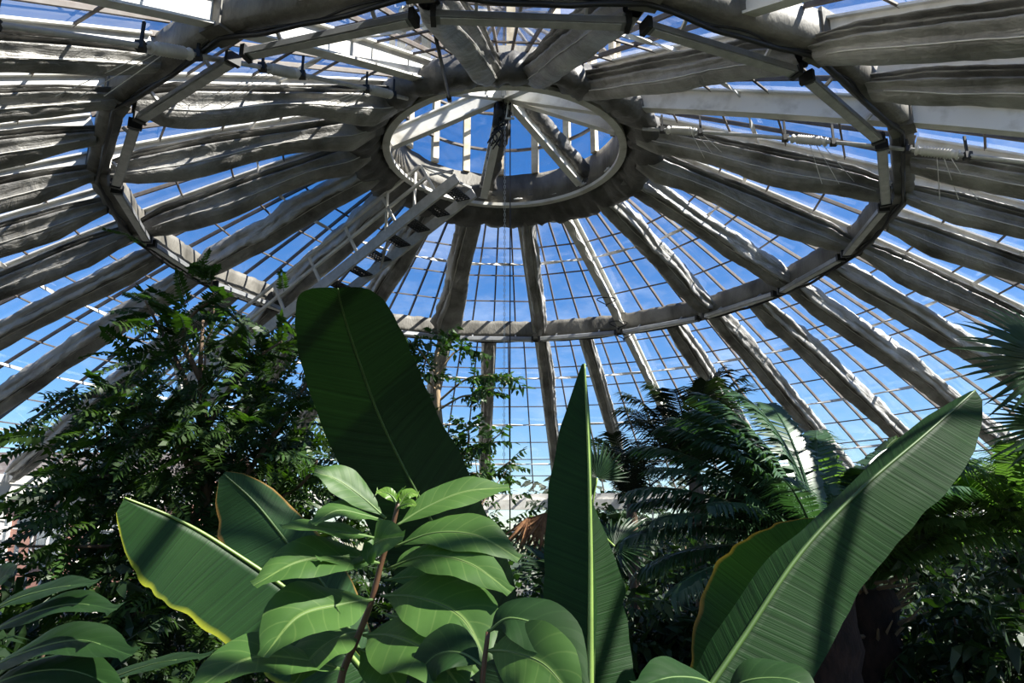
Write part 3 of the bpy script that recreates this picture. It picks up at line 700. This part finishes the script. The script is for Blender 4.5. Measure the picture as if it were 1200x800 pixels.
banana_leaf(b4, pts(2.95, 2.6, (850, 840), (878, 740), (915, 665), (960, 610)), [(0, .16), (.3, .22), (.6, .22), (.85, .13), (1, .02)], 'bananadry', (-1, .2, .2), (.8, .5, -.3), 7, (.85, .6), wave=.1, rag=.1)

# ---- broad-leaved shrub in front
def lobe(w): return [(0, .03 * w), (.08, .1 * w), (.2, .42 * w), (.4, .9 * w), (.55, w), (.72, .88 * w), (.86, .55 * w), (.95, .22 * w), (1, .01)]
def shrub(name, label, stem_pts, srad, leaves, mt, rest_up=(0, -.8, .6), seed=0):
    base = Vector((stem_pts[0].x, stem_pts[0].y, 0)); t = empty(name, base, label, 'shrub')
    m = MB(); m.tube(crom([base] + [base.lerp(stem_pts[0], u) for u in (.35, .65, .85, .95)] + stem_pts, 40), [srad * (1.3 - .75 * i / 40) for i in range(41)], 8); rel(m, base).build('stem', M['stem'], t, True)
    for i, (P, wd, up, mm) in enumerate(leaves):
        b, mid = leaf_blade(P, lobe(wd), up or rest_up, n=26, m=5, fold=.28, wave=.1, seed=i * 1.7 + seed)
        lf = rel(b, base).build('leaf', M[mm or mt], t, True)
        m = MB(); m.tube(mid[:22], [.0024 * (1 - i / 22) + .0003 for i in range(22)], 6); rel(m, base).build('midrib', M['leafrib'], lf, True)
    return t
D = 1.35
def lp(y0, y1, *pp): return pts(y0, y1, *pp)
stem = pts(D, D, (398, 830), (401, 790), (418, 749), (435, 705), (448, 655), (459, 621), (467, 588))
LV = [
 (lp(D, D - .05, (452, 607), (425, 583), (395, 562), (368, 553)), .034, (.25, -.75, .6), None),
 (lp(D, D - .1, (450, 610), (425, 603), (395, 598), (366, 614)), .03, (0, -.6, .8), None),
 (lp(D, D - .12, (447, 632), (415, 625), (370, 618), (329, 617)), .03, (0, -.5, .85), None),
 (lp(D, D - .12, (447, 646), (437, 640), (450, 632), (474, 628)), .035, (0, -.9, .3), None),
 (lp(D, D - .15, (446, 660), (405, 652), (350, 658), (297, 686)), .045, (-.1, -.8, .6), None),
 (lp(D, D + .05, (464, 616), (500, 594), (545, 576), (597, 571)), .036, (-.2, -.8, .6), None),
 (lp(D, D - .05, (463, 640), (510, 624), (560, 628), (609, 655)), .042, (0, -.75, .65), None),
 (lp(D, D - .1, (455, 666), (500, 651), (550, 660), (599, 694)), .042, (0, -.75, .65), None),
 (lp(D + .06, D + .1, (450, 680), (490, 676), (530, 685), (562, 720)), .045, (0, -.7, .7), None),
 (lp(D, D - .14, (446, 698), (490, 700), (540, 722), (571, 775)), .066, (.2, -.8, .55), None),
 (lp(D, D - .2, (426, 744), (460, 745), (505, 765), (545, 812)), .07, (.2, -.8, .55), None),
 (lp(D, D - .18, (438, 702), (400, 708), (350, 722), (308, 770)), .062, (-.2, -.85, .5), None),
 (lp(D, D - .25, (405, 785), (350, 772), (290, 772), (222, 812)), .055, (-.1, -.7, .7), None),
 (lp(D + .05, D - .1, (430, 738), (400, 745), (370, 765), (345, 800)), .045, (-.1, -.7, .7), None),
 (lp(D + .08, D, (452, 720), (480, 728), (520, 748), (556, 790)), .05, (0, -.7, .7), None),
 (lp(D + .02, D - .1, (438, 640), (425, 650), (400, 656), (372, 655)), .02, (0, -.7, .7), None),
 (lp(D, D - .05, (420, 760), (436, 768), (455, 785), (470, 812)), .04, (0, -.8, .6), None),
 (lp(D + .1, D + .1, (460, 668), (475, 655), (490, 650), (510, 648)), .02, (0, -.7, .7), None),
 (lp(D, D, (466, 592), (460, 582), (452, 577), (441, 576)), .012, (0, -.8, .5), 'bud'),
 (lp(D, D, (467, 592), (473, 583), (480, 578), (490, 580)), .012, (0, -.8, .5), 'bud'),
 (lp(D, D - .03, (467, 590), (468, 582), (470, 577), (472, 574)), .01, (0, -.8, .5), 'bud'),
 (lp(D, D - .03, (465, 596), (472, 592), (480, 590), (488, 592)), .01, (0, -.8, .5), 'bud'),
]
shrub('leafy_shrub', 'bright green shrub with large glossy leaves on a red-brown stem', stem, .007, LV, 'rubber')
stem = pts(1.15, 1.15, (560, 870), (565, 800), (572, 740))
LV = [(lp(1.15, 1.1, (572, 740), (600, 724), (650, 745), (688, 812)), .042, (.1, -.8, .6), 'rubbershade'),
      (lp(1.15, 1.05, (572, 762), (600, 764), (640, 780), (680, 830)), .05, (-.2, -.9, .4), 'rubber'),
      (lp(1.15, 1.2, (566, 780), (540, 765), (510, 768), (480, 800)), .045, (0, -.7, .7), 'rubbershade')]
shrub('leafy_shrub', 'dark broad-leaved shrub at the bottom edge below the narrow banana leaf', stem, .006, LV, 'rubbershade', seed=4)
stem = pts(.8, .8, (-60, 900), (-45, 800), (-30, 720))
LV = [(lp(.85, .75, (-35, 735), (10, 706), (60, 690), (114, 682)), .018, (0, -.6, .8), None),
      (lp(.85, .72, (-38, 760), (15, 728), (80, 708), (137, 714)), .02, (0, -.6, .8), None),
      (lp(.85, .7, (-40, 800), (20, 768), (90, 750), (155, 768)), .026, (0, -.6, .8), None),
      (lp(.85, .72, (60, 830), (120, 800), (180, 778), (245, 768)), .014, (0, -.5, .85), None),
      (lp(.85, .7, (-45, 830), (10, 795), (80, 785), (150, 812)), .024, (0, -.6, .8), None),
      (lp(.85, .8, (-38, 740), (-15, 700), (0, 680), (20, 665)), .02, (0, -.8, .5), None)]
shrub('leafy_shrub', 'dark broad-leaved shrub in the lower left corner, close to the lens', stem, .008, LV, 'rubbershade', seed=9)
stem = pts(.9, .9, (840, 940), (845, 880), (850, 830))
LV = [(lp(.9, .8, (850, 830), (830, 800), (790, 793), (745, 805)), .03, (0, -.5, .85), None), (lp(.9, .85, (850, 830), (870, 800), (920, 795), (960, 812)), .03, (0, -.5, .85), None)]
shrub('leafy_shrub', 'tops of two dark leaves at the bottom edge under the slanting banana leaf', stem, .006, LV, 'rubbershade', seed=12)

# ---- trees with many small leaves
def pinnate_mesh(L, n, ll, lw, seed):
    m = MB(); m.uv = None; r_ = random.Random(seed)
    def quad(a, d, wv, l, nrm):
        x = d.cross(nrm).normalized() * wv; b = len(m.v)
        m.v += [tuple(a), tuple(a + d * l * .35 + x), tuple(a + d * l), tuple(a + d * l * .35 - x)]; m.f.append((b, b + 1, b + 2, b + 3))
    sag = lambda q: Vector((0, L * q, -L * .35 * q * q))
    for i in range(n):
        q = .15 + .85 * i / (n - 1); a = sag(q); t = (sag(q + .02) - sag(q - .02)).normalized()
        for s in (-1, 1):
            d = (Vector((s, 0, -.15)) + t * .45 + Vector((0, 0, r_.uniform(-.2, .2)))).normalized()
            quad(a, d, lw * r_.uniform(.8, 1.2), ll * r_.uniform(.8, 1.15) * (1 - .3 * q), Vector((r_.uniform(-.3, .3), r_.uniform(-.3, .3), 1)))
    quad(sag(1), Vector((0, 1, -.4)).normalized(), lw, ll, Vector((0, 0, 1)))
    m.tube([sag(i / 6) for i in range(7)], .004, 3, False)
    return m
def ovate_mesh(L, n, ll, lw, seed):
    m = MB(); r_ = random.Random(seed)
    for i in range(n):
        q = .1 + .9 * i / max(1, n - 1); a = Vector((0, L * q, -L * .2 * q * q)); s = 1 if i % 2 else -1
        d = Vector((s * r_.uniform(.4, 1), r_.uniform(.1, .6), r_.uniform(-.9, .1))).normalized(); nr = Vector((r_.uniform(-.5, .5), r_.uniform(-.8, .2), 1))
        x = d.cross(nr).normalized() * lw * r_.uniform(.7, 1.2); l = ll * r_.uniform(.7, 1.2); b = len(m.v); dz = Vector((0, 0, -.15 * l))
        m.v += [tuple(v) for v in (a, a + d * l * .35 + x, a + d * l * .75 + x * .6 + dz, a + d * l + dz * 2, a + d * l * .75 - x * .6 + dz, a + d * l * .35 - x)]; m.f.append(tuple(range(b, b + 6)))
    m.tube([(0, L * i / 4, -L * .2 * (i / 4) ** 2) for i in range(5)], .004, 3, False)
    return m
def orient(dirv, roll=0):
    q = Vector(dirv).normalized().to_track_quat('Y', 'Z'); return q.to_matrix().to_4x4() @ Matrix.Rotation(roll, 4, 'Y')
def tree(name, label, cat, base, branches, meshes, mt, per, spread, r_, trad, tmat='trunk', maxobj=230, size=1, lname='leaf', fill=None, bfac=.45):
    t = empty(name, base, label, cat); cnt = 0
    stuff = MB(); datas = [m.mesh(lname, M[mt]) for m in meshes]
    for bi, P in enumerate(branches):
        c = crom(P, 24); m = MB(); m.tube(c, [trad * (1 if bi == 0 else bfac) * (1 - .8 * i / 24) + .004 for i in range(25)], 7); rel(m, base).build('trunk' if bi == 0 else 'branch', M[tmat], t, True)
        nl = per[bi] if isinstance(per, (list, tuple)) else per
        for i in range(nl):
            q = 1 - (i + r_.random()) / nl * spread; k = min(int(q * 24), 23); f_ = q * 24 - k
            p = c[k].lerp(c[k + 1], f_); tg = (c[k + 1] - c[k]).normalized()
            a = r_.uniform(0, 6.283); d = Vector((math.cos(a), math.sin(a), r_.uniform(-.5, .6))) + tg * .6
            mtx = Matrix.Translation(p - base) @ orient(d, r_.uniform(-1.1, 1.1)) @ Matrix.Scale(size * r_.uniform(.7, 1.2), 4)
            if cnt < maxobj:
                o = add(lname, datas[cnt % len(datas)], t); o.matrix_local = mtx
            else:
                src = meshes[cnt % len(meshes)]; b = len(stuff.v); stuff.v += [tuple(mtx @ Vector(v)) for v in src.v]; stuff.f += [tuple(x + b for x in f) for f in src.f]
            cnt += 1
    if fill:
        for p, n, sg in fill:
            for i in range(n):
                q = Vector((r_.gauss(0, sg[0]), r_.gauss(0, sg[1]), r_.gauss(0, sg[2]))); d = Vector((q.x + r_.uniform(-.3, .3), q.y - .3, q.z * .5 + r_.uniform(-.5, .25))) if q.length > .05 else Vector((0, -1, 0))
                mtx = Matrix.Translation(p + q - base) @ orient(d, r_.uniform(-1.2, 1.2)) @ Matrix.Scale(size * r_.uniform(.7, 1.2), 4)
                if (mtx.translation + base).z < .1: continue
                src = meshes[i % len(meshes)]; b = len(stuff.v); stuff.v += [tuple(mtx @ Vector(v)) for v in src.v]; stuff.f += [tuple(x + b for x in f) for f in src.f]
    if stuff.v: stuff.build('foliage', M[mt], t, kind='stuff')
    return t
r_ = random.Random(3)
PM = [pinnate_mesh(.36, 9, .1, .021, s) for s in range(5)]
Y = 7
base = at(255, 700, Y); base.z = 0
def br(y0, y1, *pp): return pts(y0, y1, *pp)
BR = [[base] + br(Y, Y, (250, 760), (245, 650), (240, 540), (235, 440), (238, 370)),
      br(Y, Y - .6, (245, 600), (200, 510), (150, 470), (90, 465), (62, 480)), br(Y, Y - .3, (243, 520), (215, 440), (190, 390), (170, 352)),
      br(Y, Y - .2, (243, 500), (280, 440), (300, 420), (330, 400)), br(Y, Y - .8, (245, 620), (300, 540), (340, 480), (365, 440)),
      br(Y, Y - .8, (245, 650), (180, 570), (110, 560), (50, 590)), br(Y, Y - .9, (248, 680), (190, 640), (120, 640), (20, 640)),
      br(Y, Y - .7, (248, 640), (300, 600), (350, 570), (372, 540)), br(Y, Y - .9, (250, 730), (190, 720), (130, 720), (80, 740)),
      br(Y, Y + .6, (244, 580), (260, 520), (290, 480), (310, 450)), br(Y, Y - .6, (238, 450), (215, 400), (225, 370), (250, 350)), br(Y, Y - 1, (246, 560), (210, 520), (175, 500), (140, 530)),
      br(Y, Y - .9, (246, 600), (230, 600), (225, 620), (228, 680))]
FL = [(at(225, 500, Y), 140, (.42, .5, .4)), (at(290, 560, Y), 230, (.42, .5, .5)), (at(180, 600, Y), 260, (.5, .5, .4)), (at(170, 730, Y - .3), 300, (.7, .5, .4)), (at(325, 470, Y + .2), 90, (.2, .4, .4)), (at(340, 690, Y + .6), 200, (.5, .5, .4)), (at(215, 430, Y), 60, (.25, .3, .35)), (at(130, 490, Y), 35, (.35, .3, .2))]
tree('locust_tree', 'tall feathery tree with small pinnate leaves in front of the stair', 'tree', base, BR, PM, 'pinnate', [26, 22, 16, 16, 24, 22, 22, 20, 20, 16, 12, 20, 16], .75, r_, .06, fill=FL, maxobj=250)
# young climber hanging on the ring beam
base2 = at(236, 420, 9.3); base2.z = 0
tree('climbing_vine', 'thin leafy climber hanging over the ring beam left of the stair', 'climber', base2, [[base2] + br(9.3, 9.3, (238, 600), (240, 420), (250, 380), (248, 330), (238, 310))], [pinnate_mesh(.18, 5, .08, .02, 3)], 'ovate', [26], .22, r_, .015, maxobj=40)
# slim tree near the middle
OM = [ovate_mesh(.42, 9, .15, .04, s) for s in range(5)]
Y = 9.5; base = at(517, 600, Y); base.z = 0
BR = [[base] + br(Y, Y, (520, 580), (517, 520), (513, 470), (512, 420), (516, 392)), br(Y, Y - .3, (514, 460), (495, 440), (475, 430), (468, 428)), br(Y, Y - .4, (514, 470), (545, 445), (570, 440), (596, 445)),
      br(Y, Y, (513, 440), (530, 415), (545, 408), (555, 412)), br(Y, Y - .3, (512, 440), (495, 415), (485, 405), (480, 402)), br(Y, Y - .3, (514, 480), (540, 465), (560, 462), (575, 455)), br(Y, Y - .5, (517, 540), (545, 530), (570, 520), (590, 505)), br(Y, Y - .5, (518, 570), (545, 555), (575, 555), (598, 540)), br(Y, Y - .4, (518, 560), (540, 540), (550, 515), (545, 495))]
tree('slim_tree', 'slim pale-trunked tree with sparse hanging leaves left of the chain', 'tree', base, BR, OM, 'ovate', [22, 18, 22, 14, 16, 16, 18, 18, 16], .75, r_, .075, 'paletrunk', size=.62, bfac=.16)

# ---- palms
def frond_mesh(L, rise, droop, n, ll, lw, vee=.3, seed=0, leafdroop=.35, base=.12, mt='cycad'):
    """feather frond along +Y: arching rib, leaflets both sides"""
    m = MB(); r_ = random.Random(seed)
    cv = lambda q: Vector((0, L * q * math.cos(rise) * (1 - .12 * q * q), L * (q * math.sin(rise) - droop * q * q)))
    for i in range(n):
        q = base + (1 - base) * i / (n - 1); a = cv(q); t = (cv(q + .01) - cv(q - .01)).normalized()
        side = Vector((1, 0, 0)); up = side.cross(t)
        l = ll * (.45 + 1.0 * math.sin(math.pi * min(1, .12 + .8 * q)) * .62)
        for s in (-1, 1):
            d = (side * s + t * (.35 + .5 * q) + up * vee).normalized(); x = (d.cross(up)).normalized() * lw
            if r_.random() < .03: continue
            l2 = l * r_.uniform(.88, 1.08); k = leafdroop * r_.uniform(.7, 1.3); b = len(m.v)
            p1 = a + d * l2 * .5 - Vector((0, 0, 1)) * l2 * k * .25; p2 = a + d * l2 * .93 - Vector((0, 0, 1)) * l2 * k
            m.v += [tuple(v) for v in (a - x * .5, a + x * .5, p1 + x, p1 - x, p2)]; m.f += [(b, b + 1, b + 2, b + 3), (b + 3, b + 2, b + 4)]
    m.tube([cv(i / 16) for i in range(17)], [.018 * (1 - .8 * i / 16) * (L / 2) ** .5 for i in range(17)], 5, False)
    return m.mesh('frond', M[mt], False)
def palm(name, label, p, h, trad, fr, tmat, meshes, cat='palm', spikes=0):
    t = empty(name, Vector((p.x, p.y, 0)), label, cat)
    m = MB(); m.tube([(0, 0, h * i / 10) for i in range(11)], [trad * (1 + .12 * math.sin(i * 2.3)) for i in range(11)], 12); m.build('trunk', M[tmat], t, True)
    if spikes:
        rr = random.Random(5)
        for i in range(spikes):
            a = rr.uniform(0, 6.28); z = rr.uniform(-.45, .1); d = Vector((math.cos(a), math.sin(a), rr.uniform(.1, 1.2))).normalized(); q = Vector((math.cos(a) * trad * .8, math.sin(a) * trad * .8, h + z))
            m = MB(); m.tube([q, q + d * rr.uniform(.15, .4)], [.02, .006], 4); m.build('leaf_base', M['paletrunk'], t)
    for i, (az, el, s, mi) in enumerate(fr):
        o = add('frond', meshes[mi % len(meshes)], t); o.location = (0, 0, h); o.rotation_euler = (Matrix.Rotation(-R(az), 3, 'Z') @ Matrix.Rotation(R(el), 3, 'X')).to_euler(); o.scale = (s, s, s)
    return t
# azimuth: 0 away from the camera, 90 right, -90 left
CY = [frond_mesh(1.95, R(38), .36, 66, .34, .014, .15, s, .5) for s in range(3)]
r_ = random.Random(11)
p = at(965, 655, 6.0)
fr = [(-88, 22, 1.05, 0), (-95, 8, 1.0, 1), (-80, 38, 1.05, 2), (-100, -8, .95, 0), (-75, -2, 1.0, 1), (-110, 20, .9, 2), (-60, 48, 1.0, 0), (-120, -2, .85, 1), (-40, 30, 1, 2), (-10, 45, 1, 0), (25, 30, 1, 1), (60, 20, 1, 2), (100, 15, .9, 0), (140, 5, .8, 1), (-145, 8, .8, 2), (-85, -22, .9, 1), (-65, -24, 1, 2), (-105, -30, .9, 0), (-90, 0, 1.05, 2), (-78, 14, 1.1, 1), (-92, -14, 1.05, 0), (-70, 28, 1.05, 2), (-98, 30, 1, 1)]
palm('cycad', 'cycad with arching dark glossy fronds behind the slanting banana leaf', p, p.z, .2, fr, 'redtrunk', CY, 'cycad')
PF = [frond_mesh(1.9, R(45), .42, 70, .42, .013, .25, 10 + s, .55, mt='palm') for s in range(3)]
p = at(1018, 690, 7.0)
fr = [(20 * i + r_.uniform(-8, 8), r_.uniform(-5, 42), r_.uniform(.85, 1.1), i) for i in range(18)] + [(85, 30, 1.15, 0), (95, 12, 1.15, 1), (75, 45, 1.1, 2), (105, 0, 1.1, 0), (110, 25, 1.1, 1), (60, 40, 1.1, 2)] + [(58 + 9 * i, (18, -4, 8, 24, 0, 14, -8, 20)[i], 1.12, i) for i in range(8)] + [(-70, 10, 1, 0), (-100, 20, 1, 1)]
palm('date_palm', 'palm with dark fibrous trunk and spiky leaf bases at lower right', p, p.z, .22, fr, 'redtrunk', PF, spikes=40)
p = at(1215, 640, 6.4)
fr = [(22 * i + r_.uniform(-8, 8), r_.uniform(0, 40), r_.uniform(.7, .95), i) for i in range(15)]
palm('date_palm', 'palm with drooping dark fronds at the right edge below the fan palm', p, p.z, .08, fr, 'redtrunk', PF)
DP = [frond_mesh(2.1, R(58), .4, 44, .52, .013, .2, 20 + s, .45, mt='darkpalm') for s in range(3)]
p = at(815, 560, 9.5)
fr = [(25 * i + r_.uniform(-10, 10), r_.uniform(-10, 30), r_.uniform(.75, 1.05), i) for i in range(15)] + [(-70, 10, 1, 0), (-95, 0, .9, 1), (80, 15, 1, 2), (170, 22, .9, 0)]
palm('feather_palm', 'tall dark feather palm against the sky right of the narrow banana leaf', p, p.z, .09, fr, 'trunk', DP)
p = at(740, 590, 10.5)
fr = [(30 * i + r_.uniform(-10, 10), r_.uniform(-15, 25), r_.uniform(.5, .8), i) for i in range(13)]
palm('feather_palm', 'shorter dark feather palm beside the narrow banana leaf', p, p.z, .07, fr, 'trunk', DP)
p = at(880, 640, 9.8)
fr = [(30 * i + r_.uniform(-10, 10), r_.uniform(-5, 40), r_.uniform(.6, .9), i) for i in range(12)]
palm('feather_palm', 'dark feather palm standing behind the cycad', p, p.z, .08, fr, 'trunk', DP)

# fan palms
def fan_leaf(L, n, span, seed=0, droop=.15, wd=.035):
    m = MB(); r_ = random.Random(seed)
    for i in range(n):
        a = span * (i / (n - 1) - .5); d = Vector((math.sin(a), math.cos(a), 0)); x = Vector((math.cos(a), -math.sin(a), 0)); l = L * r_.uniform(.88, 1.08) * (1 - .12 * abs(a)); dz = -droop * r_.uniform(.3, 1.6)
        rows = []
        for q, wv in ((.02, .1), (.35, 1), (.6, .9), (.85, .45), (1, .04)):
            c = d * l * q + Vector((0, 0, dz * l * q * q * q)); rows.append([c - x * wd * wv + Vector((0, 0, .4 * wd * wv)), c - Vector((0, 0, .3 * wd * wv)), c + x * wd * wv + Vector((0, 0, .4 * wd * wv))])
        m.quad_strip(rows)
    return m
def fanpalm(name, label, base, h, leaves, mt, trad, tmat='trunk', L=.6, n=34, wd=.03):
    t = empty(name, Vector((base.x, base.y, 0)), label, 'palm')
    m = MB(); m.tube([(0, 0, 0), (0, 0, h * .5), (0, 0, h)], [trad * 1.1, trad, trad * .9], 12); m.build('trunk', M[tmat], t, True)
    me = [fan_leaf(L, n, R(250), s, wd=wd).mesh('fan_leaf', M[mt]) for s in range(2)]
    for i, (c, dirv, nrm, s, mm) in enumerate(leaves):
        y = Vector(dirv).normalized(); z = Vector(nrm); z = (z - y * z.dot(y)).normalized(); x = y.cross(z)
        mtx = Matrix((x, y, z)).transposed().to_4x4()
        o = add('fan_leaf', me[i % 2], t); o.matrix_local = Matrix.Translation(c - t.location) @ mtx @ Matrix.Scale(s, 4)
        if mm: o.data = fan_leaf(L, 14, R(120), i, droop=.5, wd=wd).mesh('dead_leaf', M[mm]); o.name = 'dead_leaf'
        m = MB(); a = Vector((0, 0, h)); b = c - t.location; m.tube(crom([a, a.lerp(b, .5) + Vector((0, 0, .1)), b], 8), .012, 6); m.build('leaf_stalk', M['greenstem'], t, True)
    return t
pb = at(1290, 560, 3.9)
fanpalm('fan_palm', 'fan palm with dark spreading leaf blades at the right edge', pb, pb.z, [(at(1235, 425, 3.8), (-1, -.1, .05), (.1, -.9, .4), 1, None), (at(1250, 500, 3.9), (-.9, -.1, -.3), (0, -.8, .6), .8, None), (at(1300, 330, 4), (-.5, 0, 1), (0, -1, .2), .9, None), (at(1380, 450, 4), (1, 0, .3), (0, -.9, .4), 1, None)], 'fan', .09, L=.52, n=40, wd=.018)
pb = at(690, 640, 8)
fanpalm('fan_palm', 'small fan palm with hanging brown dead leaves behind the narrow banana leaf', pb, pb.z, [(at(655, 672, 7.7), (-.8, -.3, .5), (.3, -.6, .7), .75, None), (at(665, 700, 7.6), (-.7, -.6, .1), (.2, -.5, .8), .8, None), (at(700, 560, 8), (-.6, 0, 1), (0, -1, .3), .75, None), (at(640, 600, 7.8), (-.1, -.1, -1), (0, -1, .1), .75, 'dry'), (at(620, 605, 7.8), (.15, 0, -1), (.3, -1, .1), .6, 'dry'), (at(650, 640, 7.8), (0, 0, -1), (0, -1, .1), .5, 'dry'), (at(720, 640, 7.7), (.8, -.2, .3), (0, -.7, .7), .8, None), (at(690, 690, 7.5), (.1, -.8, -.1), (0, .2, 1), .8, None)], 'fan', .12, 'redtrunk', L=.62, n=32, wd=.024)

# ---- dim shrubs filling the beds
r_ = random.Random(21)
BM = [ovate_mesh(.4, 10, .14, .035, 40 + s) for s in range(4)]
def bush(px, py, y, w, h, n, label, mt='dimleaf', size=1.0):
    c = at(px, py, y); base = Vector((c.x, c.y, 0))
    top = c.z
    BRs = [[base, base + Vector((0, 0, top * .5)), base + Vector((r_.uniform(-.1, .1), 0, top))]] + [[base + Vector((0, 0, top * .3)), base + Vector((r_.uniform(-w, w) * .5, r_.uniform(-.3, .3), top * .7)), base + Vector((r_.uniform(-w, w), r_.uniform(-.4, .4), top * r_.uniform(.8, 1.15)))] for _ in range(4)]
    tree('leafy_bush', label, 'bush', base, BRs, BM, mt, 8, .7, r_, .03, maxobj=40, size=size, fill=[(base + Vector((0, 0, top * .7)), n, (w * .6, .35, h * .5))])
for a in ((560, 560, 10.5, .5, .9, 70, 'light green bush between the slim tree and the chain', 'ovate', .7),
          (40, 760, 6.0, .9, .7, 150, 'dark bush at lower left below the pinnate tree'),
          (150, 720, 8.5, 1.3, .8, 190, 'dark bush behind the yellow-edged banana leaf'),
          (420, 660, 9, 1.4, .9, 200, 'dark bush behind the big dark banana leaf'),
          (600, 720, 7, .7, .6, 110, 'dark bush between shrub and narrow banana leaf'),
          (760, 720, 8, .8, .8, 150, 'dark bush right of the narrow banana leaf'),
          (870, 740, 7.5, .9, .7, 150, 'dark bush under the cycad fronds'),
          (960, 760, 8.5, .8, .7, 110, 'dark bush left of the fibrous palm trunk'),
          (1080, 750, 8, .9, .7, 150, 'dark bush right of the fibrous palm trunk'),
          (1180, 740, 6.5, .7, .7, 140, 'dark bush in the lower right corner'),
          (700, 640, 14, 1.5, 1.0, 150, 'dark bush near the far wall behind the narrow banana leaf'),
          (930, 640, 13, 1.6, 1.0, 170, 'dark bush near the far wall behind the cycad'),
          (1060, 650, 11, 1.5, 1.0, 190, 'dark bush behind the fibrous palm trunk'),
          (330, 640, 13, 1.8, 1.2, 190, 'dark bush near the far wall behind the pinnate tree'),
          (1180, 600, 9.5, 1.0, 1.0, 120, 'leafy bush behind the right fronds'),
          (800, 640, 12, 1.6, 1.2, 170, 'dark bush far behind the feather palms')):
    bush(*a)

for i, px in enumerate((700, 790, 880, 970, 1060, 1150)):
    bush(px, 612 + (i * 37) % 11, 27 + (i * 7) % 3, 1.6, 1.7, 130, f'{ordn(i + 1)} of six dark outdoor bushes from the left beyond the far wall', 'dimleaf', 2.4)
